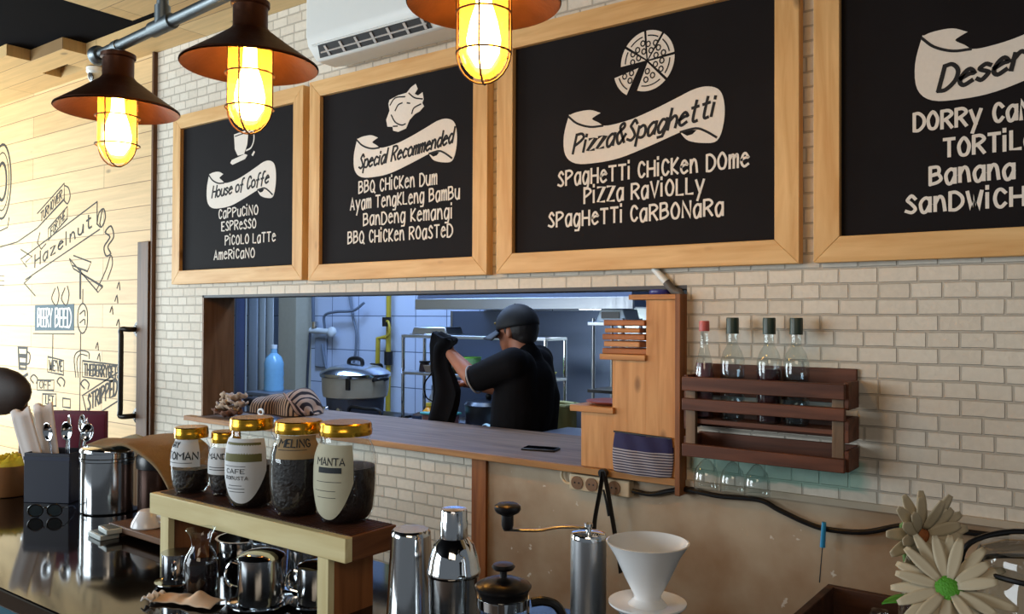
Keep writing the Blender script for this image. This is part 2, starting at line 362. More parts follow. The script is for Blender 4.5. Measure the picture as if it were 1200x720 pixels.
# ================================================================== STRUCTURE
# brick wall (one mesh round the serving opening), front face y = 0
def walls():
    mt = brick_mat('whitewashed_brick', 'dcd4c6', 'd0c7b8', 'b6aea1', .098, .0425, .0035, squash=.78, sfreq=3, dist=.006)[0]
    mt_, N, L = mt, mt.node_tree.nodes, mt.node_tree.links; P = N['Principled BSDF']; src = P.inputs['Base Color'].links[0].from_socket
    tc = N.new('ShaderNodeTexCoord'); nz = N.new('ShaderNodeTexNoise'); nz.inputs['Scale'].default_value = 14; L.new(tc.outputs['Object'], nz.inputs['Vector'])
    sc = N.new('ShaderNodeVectorMath'); sc.operation = 'MULTIPLY_ADD'; sc.inputs[1].default_value = (.06, .06, .03); L.new(nz.outputs['Color'], sc.inputs[0]); L.new(tc.outputs['Object'], sc.inputs[2])
    se = N.new('ShaderNodeSeparateXYZ'); L.new(sc.outputs[0], se.inputs[0]); fac = None
    for ax, a_, b_ in (('X', -1.06, -1.03), ('X', -.53, -.56), ('Z', 1.145, 1.152), ('Z', 1.235, 1.228)):
        r = N.new('ShaderNodeMapRange'); r.inputs['From Min'].default_value = a_; r.inputs['From Max'].default_value = b_; L.new(se.outputs[ax], r.inputs['Value'])
        if fac is None: fac = r.outputs[0]
        else:
            q = N.new('ShaderNodeMath'); q.operation = 'MULTIPLY'; L.new(fac, q.inputs[0]); L.new(r.outputs[0], q.inputs[1]); fac = q.outputs[0]
    q = N.new('ShaderNodeMath'); q.operation = 'MULTIPLY'; q.inputs[1].default_value = .75; L.new(fac, q.inputs[0])
    mx = N.new('ShaderNodeMix'); mx.data_type = 'RGBA'; mx.inputs['B'].default_value = rgb('7fae9f'); L.new(q.outputs[0], mx.inputs['Factor']); L.new(src, mx.inputs['A']); L.new(mx.outputs['Result'], P.inputs['Base Color'])
    b = MB(); L0, R0 = -4.03, 1.7
    b.box(L0, -3.617, 0, .17, -.0, 3.4); b.box(-3.617, -1.087, 0, .17, 1.702, 3.4); b.box(-1.087, R0, 0, .17, 1.105, 3.4)
    b.box(-3.617, -1.925, 0, .17, 0, 1.095)
    struct(b.obj('wall_back', mt, smooth=False), 'white painted brick wall around the kitchen opening', 'wall')
    # plaster dado to the right of the brick
    mt, N, L, P = _m('beige_plaster'); tc = N.new('ShaderNodeTexCoord')
    n1 = N.new('ShaderNodeTexNoise'); n1.inputs['Scale'].default_value = 2.4; n1.inputs['Detail'].default_value = 6; L.new(tc.outputs['Object'], n1.inputs['Vector'])
    cr = N.new('ShaderNodeValToRGB'); e = cr.color_ramp.elements; e[0].position = .34; e[0].color = rgb('95704c'); e[1].position = .62; e[1].color = rgb('c4b39b')
    L.new(n1.outputs['Fac'], cr.inputs['Fac'])
    n2 = N.new('ShaderNodeTexNoise'); n2.inputs['Scale'].default_value = 26; n2.inputs['Detail'].default_value = 3; L.new(tc.outputs['Object'], n2.inputs['Vector'])
    c2 = N.new('ShaderNodeValToRGB'); e = c2.color_ramp.elements; e[0].position = .70; e[0].color = (0, 0, 0, 1); e[1].position = .73; e[1].color = (1, 1, 1, 1)
    L.new(n2.outputs['Fac'], c2.inputs['Fac'])
    mx = N.new('ShaderNodeMix'); mx.data_type = 'RGBA'; mx.inputs['B'].default_value = rgb('ddd6cb'); L.new(c2.outputs['Color'], mx.inputs['Factor']); L.new(cr.outputs['Color'], mx.inputs['A'])
    L.new(mx.outputs['Result'], P.inputs['Base Color']); P.inputs['Roughness'].default_value = .75
    bp = N.new('ShaderNodeBump'); bp.inputs['Strength'].default_value = .3; bp.inputs['Distance'].default_value = .004; L.new(n1.outputs['Fac'], bp.inputs['Height']); L.new(bp.outputs['Normal'], P.inputs['Normal'])
    b = MB().box(-1.925, 1.7, .008, .17, 0, 1.095)
    struct(b.obj('wall_lower', mt, smooth=False), 'stained beige plaster wall below the brick and ledge', 'wall')
    b = MB().box(-1.085, 1.7, -.012, .02, 1.094, 1.112)
    struct(b.obj('trim_1', plain('trim_paint', 'b6a893', .6)), 'thin painted batten under the brick at right', 'trim')
    # brown edge strip where brick meets plaster
    b = MB().box(-1.925, -1.86, -.004, .02, 0, 1.098)
    struct(b.obj('trim_2', wood('edge_strip', 'a8662f', '7a4318', 'Z', knots=False)), 'brown vertical board where brick meets plaster', 'trim')
    # opening reveal boards
    b = MB().box(-3.617, -3.605, .0, .172, 1.12, 1.70)
    struct(b.obj('trim_3', M_JAMB), 'brown board lining the left side of the opening', 'trim')
    b = MB().box(-3.617, -1.087, .0, .172, 1.690, 1.702)
    struct(b.obj('trim_4', plain('dark_lintel', '3a3a3f', .6)), 'dark strip along the top of the opening', 'trim')
    # wooden plank wall with the painted mural
    pm = planks_mat('plank_wall', 'dfbf8c', 'd0ab76', '8c6c44', 1.35, .128)
    b = MB().box(-7.0, -4.045, -.005, .17, 0, 3.4)
    wl = struct(b.obj('wall_left', pm, smooth=False), 'pale wooden plank wall with painted black lettering', 'wall')
    b = MB().box(-4.045, -4.03, -.022, .1, 0, 2.96)
    struct(b.obj('trim_5', M_POST), 'thin brown strip between plank wall and brick', 'trim')
    b = MB().box(-4.155, -4.05, -.03, .0, 0, 1.985)
    struct(b.obj('trim_6', M_POST, bevel=.003), 'dark brown upright board at the edge of the plank wall', 'trim')
    # side wall with the big window
    lm = plain('side_wall_paint', 'b9b4a8', .8)
    b = MB(); b.box(-7.15, -7.0, -6, -2.75, 0, 3.4); b.box(-7.15, -7.0, -.35, .17, 0, 3.4); b.box(-7.15, -7.0, -2.75, -.35, 0, .6); b.box(-7.15, -7.0, -2.75, -.35, 2.55, 3.4)
    struct(b.obj('wall_side', lm, smooth=False), 'side wall with the daylight window', 'wall')
    b = MB().box(-7.2, 1.7, -6.2, 3.0, -.08, 0)
    struct(b.obj('floor', planks_mat('floor_planks', '6a5240', '57412f', '2c2018', 1.2, .15, 'XY'), smooth=False), 'dark floor', 'floor')
    b = MB().box(-7.2, 1.7, -6.2, .17, 3.021, 3.1)
    struct(b.obj('ceiling', plain('black_ceiling', '09080c', .95, noise=.3, Specular_IOR_Level=.05), smooth=False), 'black painted ceiling above the wooden soffit', 'ceiling')
walls()
# stepped wooden soffit below the black ceiling
sm = planks_mat('soffit_planks', 'dcbd88', 'cfa970', '8a6a40', 1.8, .16, 'XY')
b = MB()
for (x0, x1, y0, y1) in ((-7, -4.905, -.44, 0), (-4.905, -4.72, -.44, -.178), (-4.905, -4.62, -.075, 0), (-4.72, -4.62, -.32, -.178), (-4.62, -4.37, -.32, 0), (-4.37, -3.45, -.2, 0), (-3.69, 1.7, -.75, -.325), (-3.45, 1.7, -.325, 0)):
    b.box(x0, x1, y0, y1, 2.96, 3.02)
struct(b.obj('ceiling_soffit', sm, smooth=False), 'pale stepped wooden soffit along the wall top', 'ceiling')

# painted mural on the plank wall ("part" of the wall)
def mural():
    wl = bpy.data.objects['wall_left']; mp = lambda u, v, h: Vector((u, -.005 - h, v)); h = (0, .0012)
    ink = plain('mural_paint', '352f28', .8, noise=.1)
    b = MB(); S = lambda pts, w=.006, cl=False: b.stroke(pts, w * 1.3, *h, mp, cl)
    T = lambda s, x0, x1, z0, hh, w=.007, z1=None, low=1.0, gap=.2: text(b, s, x0, x1, z0, hh, w * 1.25, mp, *h, low=low, gap=gap, jit=0, curve=(lambda t: (z1 - z0) * t) if z1 is not None else None)
    # big slanted banner
    T('Hazelnut', -5.36, -4.68, 1.893, .075, .009, 2.10, gap=.32)
    S([(-5.435, 1.984), (-4.621, 2.235)]); S([(-5.482, 1.821), (-4.59, 2.079)]); S([(-4.621, 2.235), (-4.62, 2.11)]); S([(-5.435, 1.984), (-5.55, 1.95), (-5.47, 1.90)])
    for dx in (0, .03): S(smoothpts([(-4.62 + dx, 2.11), (-4.60 + dx, 2.17), (-4.55, 2.19), (-4.53, 2.14), (-4.57, 2.09), (-4.62 + dx, 2.11)], 4), .006)
    S([(-5.335, 2.22), (-5.001, 2.373), (-5.0, 2.28), (-5.335, 2.13)], .006); T('TURNOVER', -5.29, -5.03, 2.165, .055, .006, 2.285)
    S(smoothpts([(-5.0, 2.36), (-4.95, 2.34), (-4.93, 2.29), (-4.96, 2.25), (-5.0, 2.27)], 4)); S([(-5.60, 2.06), (-5.335, 2.13)]); S([(-5.95, 2.03), (-5.60, 2.06)])
    S([(-5.19, 2.05), (-5.19, 2.12), (-4.96, 2.235), (-4.96, 2.165)], .005, True); T('FORTHE', -5.16, -4.99, 2.075, .045, .005, 2.165)
    S([(-5.55, 2.01), (-5.40, 1.96), (-5.48, 1.93)], .005); S([(-5.30, 2.10), (-5.33, 2.04), (-5.28, 2.0), (-5.22, 2.03)], .005)
    # clip and scissors-like bracket
    S([(-4.88, 1.945), (-4.68, 1.90), (-4.72, 1.85), (-4.90, 1.89)], .006); S([(-4.93, 1.93), (-4.60, 1.73), (-4.55, 1.76), (-4.88, 1.87)], .006, True)
    S([(-4.80, 1.86), (-4.80, 1.70)], .014); S(smoothpts([(-4.62, 1.74), (-4.52, 1.85), (-4.47, 1.93), (-4.45, 1.88), (-4.50, 1.80)], 4), .005)
    S(smoothpts([(-4.53, 2.06), (-4.47, 2.09), (-4.44, 2.03), (-4.50, 1.98), (-4.47, 1.94), (-4.52, 1.93), (-4.54, 1.98), (-4.48, 2.03)], 4, True), .007, True)
    for x in (-5.1, -4.98): S(smoothpts([(x, 1.76), (x - .04, 1.70), (x + .02, 1.66), (x + .05, 1.72), (x + .03, 1.77)], 4), .006)
    S([(-5.5, 1.80), (-5.35, 1.72)], .005); S([(-5.5, 1.80), (-5.40, 1.84)], .005)
    # framed box with the pale lettering
    S([(-5.37, 1.49), (-4.86, 1.495)], .005); S([(-5.12, 1.49), (-5.12, 1.34)], .006)
    S(smoothpts([(-4.77, 1.67), (-4.72, 1.63), (-4.72, 1.54), (-4.77, 1.50), (-4.82, 1.54), (-4.82, 1.63)], 4, True), .006, True)
    S([(-4.77, 1.67), (-4.77, 1.75)], .005); S([(-4.79, 1.5), (-4.79, 1.05)], .005)
    for z in (1.61, 1.56): S(smoothpts([(-4.80, z), (-4.75, z + .02), (-4.74, z - .01)], 4), .006)
    # lower lines
    S([(-5.18, 1.355), (-4.985, 1.34), (-4.985, 1.255), (-5.18, 1.265)], .005, True); T("WE'VE", -5.16, -5.0, 1.275, .06, .008)
    S([(-4.765, 1.345), (-4.345, 1.335), (-4.345, 1.245), (-4.765, 1.255)], .005, True); T('THEBERRYGETS', -4.745, -4.365, 1.266, .062, .009)
    S([(-4.76, 1.15), (-4.36, 1.305)], .006); S([(-4.76, .99), (-4.36, 1.15)], .006); S([(-4.76, 1.15), (-4.72, 1.07), (-4.76, .99)], .006); T('STRIPPED', -4.70, -4.39, 1.07, .085, .010, 1.18)
    S([(-5.31, 1.21), (-5.10, 1.22), (-5.10, 1.16), (-5.31, 1.15)], .005, True); T('OFF', -5.28, -5.14, 1.165, .045, .006)
    S([(-5.24, 1.13), (-5.07, 1.14), (-5.07, 1.07), (-5.24, 1.06)], .005, True); T('LET', -5.2, -5.1, 1.075, .05, .007)
    S([(-4.99, 1.12), (-4.90, 1.12), (-4.90, 1.07), (-4.99, 1.07)], .005, True); S([(-4.98, 1.05), (-4.81, 1.05), (-4.81, .97), (-4.98, .96)], .005, True); T('CLASS', -4.965, -4.83, .975, .05, .006)
    for x in (-5.36, -5.02, -4.74): S(smoothpts([(x, 1.19), (x - .04, 1.215), (x, 1.24), (x + .05, 1.22), (x + .04, 1.19)], 4), .007)
    S(smoothpts([(-4.84, 1.25), (-4.86, 1.36), (-4.80, 1.40), (-4.70, 1.395), (-4.69, 1.36)], 4), .006)
    S(smoothpts([(-4.81, 1.25), (-4.83, 1.34), (-4.79, 1.38), (-4.71, 1.375)], 4), .005)
    # mug drawing, spring at far left
    S([(-5.57, 1.40), (-5.45, 1.40), (-5.46, 1.27), (-5.55, 1.27)], .012, True); S([(-5.56, 1.35), (-5.46, 1.35)], .02); S([(-5.54, 1.30), (-5.47, 1.30)], .016)
    S(smoothpts([(-5.45, 1.38), (-5.41, 1.36), (-5.42, 1.31), (-5.46, 1.30)], 4), .008); S([(-5.57, 1.24), (-5.5, 1.22), (-5.44, 1.24)], .014)
    for r, w in ((1, .012), (.78, .006), (.5, .016)): S([(-5.83 + .13 * r * math.cos(a * PI / 12), 2.46 + .24 * r * math.sin(a * PI / 12)) for a in range(24)], w, True)
    S([(-5.98, 2.62), (-5.86, 2.69)], .006); S([(-6.0, 2.44), (-5.93, 2.44)], .016); S([(-6.0, 2.12), (-5.74, 2.16), (-5.72, 2.22)], .006)
    for k in range(3): S([(-5.95, 1.86 - k * .03), (-5.78, 1.85 - k * .03)], .004)
    for x, z in ((-4.62, 1.42), (-4.60, 1.36), (-4.47, 1.62), (-4.40, 1.55), (-4.40, 1.75), (-4.42, 1.68)): S(smoothpts([(x, z), (x + .02, z + .03), (x + .03, z - .01)], 3), .005)
    b.obj('mural_lettering', ink, wl, smooth=False)
    b = MB(); b.prism([(-5.35, 1.662), (-4.868, 1.668), (-4.866, 1.515), (-5.35, 1.508)], *h, mp); b.obj('mural_panel', plain('mural_panel_paint', '4c5c63', .8), wl, smooth=False)
    b = MB(); text(b, 'BEERY', -5.31, -5.13, 1.535, .105, .013, mp, .0012, .002, jit=0); text(b, 'BEED', -5.09, -4.90, 1.535, .105, .013, mp, .0012, .002, jit=0)
    b.obj('mural_panel_lettering', M_CHALK, wl, smooth=False)
mural()

# kitchen behind the opening
def kitchen_shell():
    tm = brick_mat('white_tile', 'c9d2e2', 'bfc9dc', '5d6980', .305, .268, .004, rough=.22, bump=.3, off=0, wob=0, mottled=.02, dist=.003)[0]
    b = MB().box(-7.2, 1.7, 2.2, 2.35, 0, 3.0)
    o = struct(b.obj('wall_kitchen', tm, smooth=False), 'white tiled back wall of the kitchen', 'wall'); 
    b = MB().box(-7.2, -7.05, .17, 2.2, 0, 3.0)
    struct(b.obj('wall_kitchen_left', plain('kitchen_paint', 'a9a99f', .8), smooth=False), 'painted left wall of the kitchen', 'wall')
    b = MB().box(1.55, 1.7, .17, 2.2, 0, 3.0)
    struct(b.obj('wall_kitchen_right', MATS['kitchen_paint'], smooth=False), 'painted right wall of the kitchen', 'wall')
    b = MB().box(-7.2, 1.7, .17, 2.35, 2.9, 3.0)
    struct(b.obj('ceiling_kitchen', plain('kitchen_ceiling', '9ea3aa', .9), smooth=False), 'kitchen ceiling', 'ceiling')
    b = MB().box(-5.66, -5.44, 2.04, 2.2, 0, 2.9)
    struct(b.obj('trim_7', plain('pilaster_paint', 'b7ae96', .7)), 'beige pilaster at the left end of the tiled wall', 'trim')
    b = MB().box(-2.53, -2.0, 2.14, 2.2, 0, 2.9)
    struct(b.obj('trim_8', plain('white_panel', 'e3e6e0', .6)), 'white wall panel at the right end of the kitchen', 'trim')
kitchen_shell()

# ================================================================== CHALKBOARDS
def chalkboard(x0, x1, z0, z1, rail, label):
    t = thing('menu_board', label, 'menu board', ((x0 + x1) / 2, 0, z0), group='chalkboard menus on the brick wall')
    cx = (x0 + x1) / 2; w = (x1 - x0) / 2; h = z1 - z0; f0, f1 = -.038, -.001
    mpf = lambda u, v, q: Vector((u, q, v))
    MB().prism([(-w, 0), (w, 0), (w - rail, rail), (-w + rail, rail)], f0, f1, mpf).obj('frame_rail', M_FRX, t, bevel=.002)
    MB().prism([(-w, h), (-w + rail, h - rail), (w - rail, h - rail), (w, h)], f0, f1, mpf).obj('frame_rail', M_FRX, t, bevel=.002)
    MB().prism([(-w, 0), (-w + rail, rail), (-w + rail, h - rail), (-w, h)], f0, f1, mpf).obj('frame_rail', M_FRZ, t, bevel=.002)
    MB().prism([(w, 0), (w, h), (w - rail, h - rail), (w - rail, rail)], f0, f1, mpf).obj('frame_rail', M_FRZ, t, bevel=.002)
    MB().box(-w + rail - .004, w - rail + .004, -.020, -.004, rail - .004, h - rail + .004).obj('chalk_panel', M_BLACKBOARD, t)
    mp = lambda u, v, q: Vector((u - cx, -.020 - q, v - z0))
    return t, mp
def lettering(t, mp, s, x0, x1, z, h, w=.0072):
    b = MB(); text(b, s, x0, x1, z, h, w, mp, 0, .0008, gap=.27, space=.5); b.obj('lettering_line', M_CHALK, t, smooth=False)
RIB = [(.034, .891), (.0, .546), (.011, .209), (.085, .032), (.23, .0), (.38, .035), (.559, .166), (.731, .315), (.751, .331), (.761, .276), (.798, .174), (.88, .107), (.959, .114), (.994, .349), (1.0, .663), (.975, .901), (.911, 1.0), (.83, .993), (.731, .901), (.594, .773), (.452, .665), (.324, .62), (.267, .628), (.239, .694), (.195, .772), (.214, .814), (.252, .858), (.181, .939), (.093, .941), (.044, .912)]
def banner(t, mp, x0, x1, z0, z1, title, tx0, tx1, tz0, tz1, th, tw, low=1.0):
    Q = lambda L_: [(x0 + (x1 - x0) * u, z0 + (z1 - z0) * v) for u, v in L_]
    i1, i2, i3 = RIB.index((.751, .331)), RIB.index((.267, .628)), RIB.index((.252, .858)); out = []
    for seg in (RIB[i3:] + RIB[:i1 + 1], RIB[i1:i2 + 1], RIB[i2:i3 + 1]): out += [tuple(p) for p in smoothpts(Q(seg), 4)][:-1]
    b = MB().prism(out, 0, .0008, mp); bo = b.obj('banner', M_CHALK, t, smooth=False)
    for L_ in ([(.034, .88), (.093, .738), (.181, .642), (.267, .628)], [(.751, .331), (.839, .357), (.896, .289), (.956, .169)]):
        MB().stroke(smoothpts(Q(L_), 4), .007, .0008, .0014, mp).obj('banner_fold', M_INK, bo, smooth=False)
    MB().prism(Q([(.756, .32), (.80, .345), (.845, .33), (.82, .27), (.79, .255)]), .0008, .0012, mp).obj('banner_fold', M_BLACKBOARD, bo, smooth=False)
    b = MB(); text(b, title, tx0, tx1, tz0, th, tw, mp, .0008, .0015, low=low, slant=.25, gap=.2, jit=.0, curve=lambda s_: (tz1 - tz0) * (s_ ** 1.45))
    b.obj('banner_title', M_INK, bo, smooth=False)
# 1
t, mp = chalkboard(-3.823, -2.835, 1.757, 2.59, .066, 'smallest chalkboard menu at far left headed House of Coffe')
for s, x0, x1, z in (('CaPPuCiNO', -3.457, -3.162, 2.062), ('ESPReSSO', -3.434, -3.176, 2.002), ('PiCOLO LaTTe', -3.406, -3.037, 1.934), ('AmeRiCaNO', -3.493, -3.184, 1.869)): lettering(t, mp, s, x0, x1, z, .041, .0064)
banner(t, mp, -3.557, -3.036, 2.110, 2.295, 'House of Coffe', -3.515, -3.09, 2.164, 2.198, .054, .0085)
b = MB(); b.prism([(-3.345, 2.445), (-3.235, 2.455), (-3.245, 2.385), (-3.268, 2.345), (-3.315, 2.343), (-3.338, 2.375)], 0, .0008, mp)
b.prism([(-3.372, 2.315), (-3.355, 2.305), (-3.26, 2.322), (-3.242, 2.338), (-3.262, 2.345), (-3.36, 2.328)], 0, .0008, mp)
b.stroke(smoothpts([(-3.238, 2.44), (-3.205, 2.445), (-3.195, 2.405), (-3.215, 2.37), (-3.25, 2.36)], 4), .007, 0, .0008, mp)
b.prism([(-3.212, 2.335), (-3.195, 2.352), (-3.187, 2.345), (-3.203, 2.328)], 0, .0008, mp)
b.stroke(smoothpts([(-3.27, 2.465), (-3.255, 2.485), (-3.27, 2.505)], 4), .006, 0, .0008, mp)
ic = b.obj('cup_drawing', M_CHALK, t, smooth=False)
MB().stroke([(-3.336, 2.435), (-3.24, 2.444)], .005, .0008, .0013, mp).obj('cup_drawing_line', M_INK, ic, smooth=False)
# 2
t, mp = chalkboard(-2.794, -1.834, 1.752, 2.593, .067, 'chalkboard menu headed Special Recommended with a roast chicken drawing')
for s, x0, x1, z in (('BBQ CHiCKen Dum', -2.507, -2.088, 2.100), ('Ayam TengKLeng BamBu', -2.556, -1.977, 2.036), ('BanDeng Kemangi', -2.479, -2.011, 1.968), ('BBQ CHiCKen ROaSTeD', -2.569, -2.010, 1.899)): lettering(t, mp, s, x0, x1, z, .046, .0064)
banner(t, mp, -2.538, -1.990, 2.158, 2.338, 'Special Recommended', -2.508, -2.012, 2.200, 2.246, .054, .0085)
b = MB(); b.prism([(-2.337, 2.453), (-2.291, 2.464), (-2.245, 2.467), (-2.223, 2.484), (-2.198, 2.494), (-2.187, 2.473), (-2.203, 2.456), (-2.185, 2.447), (-2.162, 2.456), (-2.156, 2.429), (-2.163, 2.415), (-2.154, 2.401), (-2.176, 2.385), (-2.202, 2.378), (-2.229, 2.359), (-2.247, 2.329), (-2.289, 2.321), (-2.316, 2.329), (-2.32, 2.345), (-2.348, 2.349), (-2.355, 2.377), (-2.337, 2.41), (-2.343, 2.439)], 0, .0008, mp)
ic = b.obj('chicken_drawing', M_CHALK, t, smooth=False); b = MB()
for L_ in ([(-2.334, 2.432), (-2.306, 2.456), (-2.253, 2.453)], [(-2.233, 2.463), (-2.203, 2.441), (-2.162, 2.43)], [(-2.306, 2.406), (-2.29, 2.426), (-2.268, 2.431)], [(-2.327, 2.392), (-2.305, 2.361), (-2.271, 2.345), (-2.25, 2.347)], [(-2.217, 2.382), (-2.206, 2.402), (-2.17, 2.412)], [(-2.242, 2.427), (-2.227, 2.423)], [(-2.316, 2.346), (-2.293, 2.344)]):
    b.stroke([tuple(p) for p in smoothpts(L_, 4)], .0055, .0008, .0013, mp)
b.obj('chicken_drawing_line', M_INK, ic, smooth=False)
# 3
t, mp = chalkboard(-1.792, -.737, 1.754, 2.605, .069, 'chalkboard menu headed Pizza and Spaghetti with a sliced pizza drawing')
for s, x0, x1, z in (('SPagHeTTi CHiCKen DOme', -1.544, -.888, 2.041), ('PiZZa RaViOLLy', -1.441, -1.024, 1.977), ('SPagHeTTi CaRBONaRa', -1.582, -.965, 1.906)): lettering(t, mp, s, x0, x1, z, .047)
banner(t, mp, -1.522, -.960, 2.105, 2.292, 'Pizza&Spaghetti', -1.486, -.996, 2.145, 2.203, .060, .009)
b = MB(); pc = (-1.213, 2.405); PR = .093; ink = MB()
P_ = lambda a, r, c=pc: (c[0] + r * PR * math.cos(a), c[1] + r * PR * 1.02 * math.sin(a))
secs = [(-112, -48), (-43, 2), (7, 52), (57, 92), (97, 142), (147, 182)]
for a0, a1 in secs + [(193, 240)]:
    c = pc if a0 != 193 else (pc[0] - .026, pc[1] - .014)
    A = [math.radians(a0 + (a1 - a0) * i / 8) for i in range(9)]; mid = math.radians((a0 + a1) / 2); o = (c[0] + .006 * math.cos(mid), c[1] + .006 * math.sin(mid))
    b.prism([o] + [P_(a, 1.0, c) for a in A], 0, .0008, mp)
    ink.stroke([P_(a, .83, c) for a in A[1:-1]], .004, .0008, .0013, mp)
    for rr, da in ((.55, .2), (.35, -.15), (.62, -.25)):
        q = P_(mid + da, rr, c); ink.stroke([(q[0] + .0075 * math.cos(k * PI / 4), q[1] + .0085 * math.sin(k * PI / 4)) for k in range(8)], .004, .0008, .0013, mp, True)
ic = b.obj('pizza_drawing', M_CHALK, t, smooth=False); ink.obj('pizza_drawing_line', M_INK, ic, smooth=False)
# 4
t, mp = chalkboard(-.698, .36, 1.754, 2.605, .069, 'chalkboard menu headed Desert, cut off at the right edge')
for s, x0, x1, z in (('DORRy CaN', -.448, -.19, 2.085), ('TORTiLa', -.379, -.185, 2.012), ('Banana', -.411, -.228, 1.944), ('SanDWiCH', -.468, -.207, 1.876)): lettering(t, mp, s, x0, x1, z, .043, .0082)
banner(t, mp, -.446, .03, 2.152, 2.345, 'Desert', -.392, -.170, 2.180, 2.222, .060, .0105)

# ================================================================== PENDANT LAMPS, PIPE, AC, CCTV
def pendant(x, y, zr, d, cordtop, cagebot, label):
    t = thing('pendant_lamp', label, 'pendant lamp', (x, y, zr), group='caged pendant lamps on the pipe')
    R = d / 2; s = d / .34
    MB().lathe([(R, 0), (R * .995, .004), (R * .62, .048 * s), (R * .30, .088 * s), (R * .285, .092 * s), (R * .29, .088 * s), (R * .62, .043 * s), (R * .985, -.003)], 48, cap=False).obj('shade', M_RUST, t)
    MB().lathe([(.012, .088 * s), (.046 * s, .086 * s), (.047 * s, .092 * s), (.043 * s, .10 * s), (.043 * s, .15 * s), (.048 * s, .153 * s), (.048 * s, .164 * s), (.036 * s, .170 * s), (.012, .172 * s), (.010, .19 * s), (.0, .19 * s)], 32).obj('socket_cap', M_RUST, t)
    MB().tube([(0, 0, .18 * s), (0, 0, cordtop - zr)], .006, 8).obj('cord', M_BLACK, t)
    zb = cagebot - zr; cr = .060 * s
    # bulb (hot filament envelope) and amber cover glass
    h = -zb
    MB().lathe([(.0, -h * .80), (.018 * s, -h * .78), (.034 * s, -h * .62), (.038 * s, -h * .45), (.030 * s, -h * .22), (.018 * s, -.0), (.016 * s, .05)], 24).obj('bulb', emit('bulb_glow', (1.0, .62, .24), 85), t)
    mt = MATS.get('amber_glass')
    if not mt:
        mt, N, L, P = _m('amber_glass'); MATS['amber_glass'] = mt; N.remove(P); out = N['Material Output']
        tr = N.new('ShaderNodeBsdfTransparent'); tr.inputs[0].default_value = (1, .80, .38, 1)
        tl = N.new('ShaderNodeBsdfTranslucent'); tl.inputs[0].default_value = (1, .55, .10, 1)
        gs = N.new('ShaderNodeBsdfGlossy'); gs.inputs['Roughness'].default_value = .08
        m1 = N.new('ShaderNodeMixShader'); m1.inputs[0].default_value = .13; L.new(tr.outputs[0], m1.inputs[1]); L.new(tl.outputs[0], m1.inputs[2])
        m2 = N.new('ShaderNodeMixShader'); m2.inputs[0].default_value = .06; L.new(m1.outputs[0], m2.inputs[1]); L.new(gs.outputs[0], m2.inputs[2]); L.new(m2.outputs[0], out.inputs['Surface'])
    g = [(.053 * s, .06), (.054 * s, -h * .55)] + [(.054 * s * math.cos(a * PI / 16), -h * .55 - h * .39 * math.sin(a * PI / 16)) for a in range(1, 9)]
    MB().lathe(g, 32, cap=False).obj('glass_cover', mt, t)
    b = MB()
    for k in range(4):
        a = k * PI / 2 + .5; ca, sa = math.cos(a), math.sin(a)
        arc = [(cr * ca, cr * sa, .055), (cr * ca, cr * sa, -h * .6)] + [(cr * math.cos(q * PI / 12) * ca, cr * math.cos(q * PI / 12) * sa, -h * .6 - h * .4 * math.sin(q * PI / 12)) for q in range(1, 7)]
        b.tube(arc, .0022, 6)
    for z in (-h * .12, -h * .62): b.tube([(cr * math.cos(q * PI / 16), cr * math.sin(q * PI / 16), z) for q in range(32)], .0022, 6, True)
    b.obj('cage', M_CAGE, t)
pendant(-2.454, -1.05, 2.219, .352, 2.41, 2.050, 'caged pendant lamp with rusty cone shade, farthest left in front of the planks')
pendant(-1.808, -1.05, 2.239, .343, 2.45, 2.066, 'caged pendant lamp with rusty cone shade hanging before the leftmost chalkboard')
pendant(-1.045, -1.05, 2.231, .312, 2.49, 2.070, 'nearest caged pendant lamp, its shade cut off by the top edge')
t = thing('lamp_pipe', 'grey galvanised metal pipe carrying the pendant lamps', 'pipe', (-2.575, -1.05, 2.408))
dx = Vector((1, 0, .057))
MB().tube([(0, 0, 0), dx * 3.2], .0165, 16).obj('long_pipe', M_GALV, t)
MB().lathe([(0, 0), (.026, 0), (.030, .004), (.030, .02), (.024, .03), (.0, .03)], 20, mtx=Matrix.Rotation(PI / 2, 4, 'Y') @ Matrix.Translation((0, 0, -.012))).obj('end_cap', M_GALV, t)
p = dx * .36
MB().tube([p - dx * .05, p + dx * .05], .022, 16).tube([p, p + Vector((0, 0, .055))], .022, 16).obj('tee_fitting', M_GALV, t)
MB().tube([p + Vector((0, 0, .03)), p + Vector((0, 0, .592))], .0165, 16).obj('drop_pipe', M_GALV, t)
for k in (.115, .77, 1.53): MB().tube([dx * k - dx * .012, dx * k + dx * .012], .0195, 16).obj('pipe_collar', M_GALV, t)

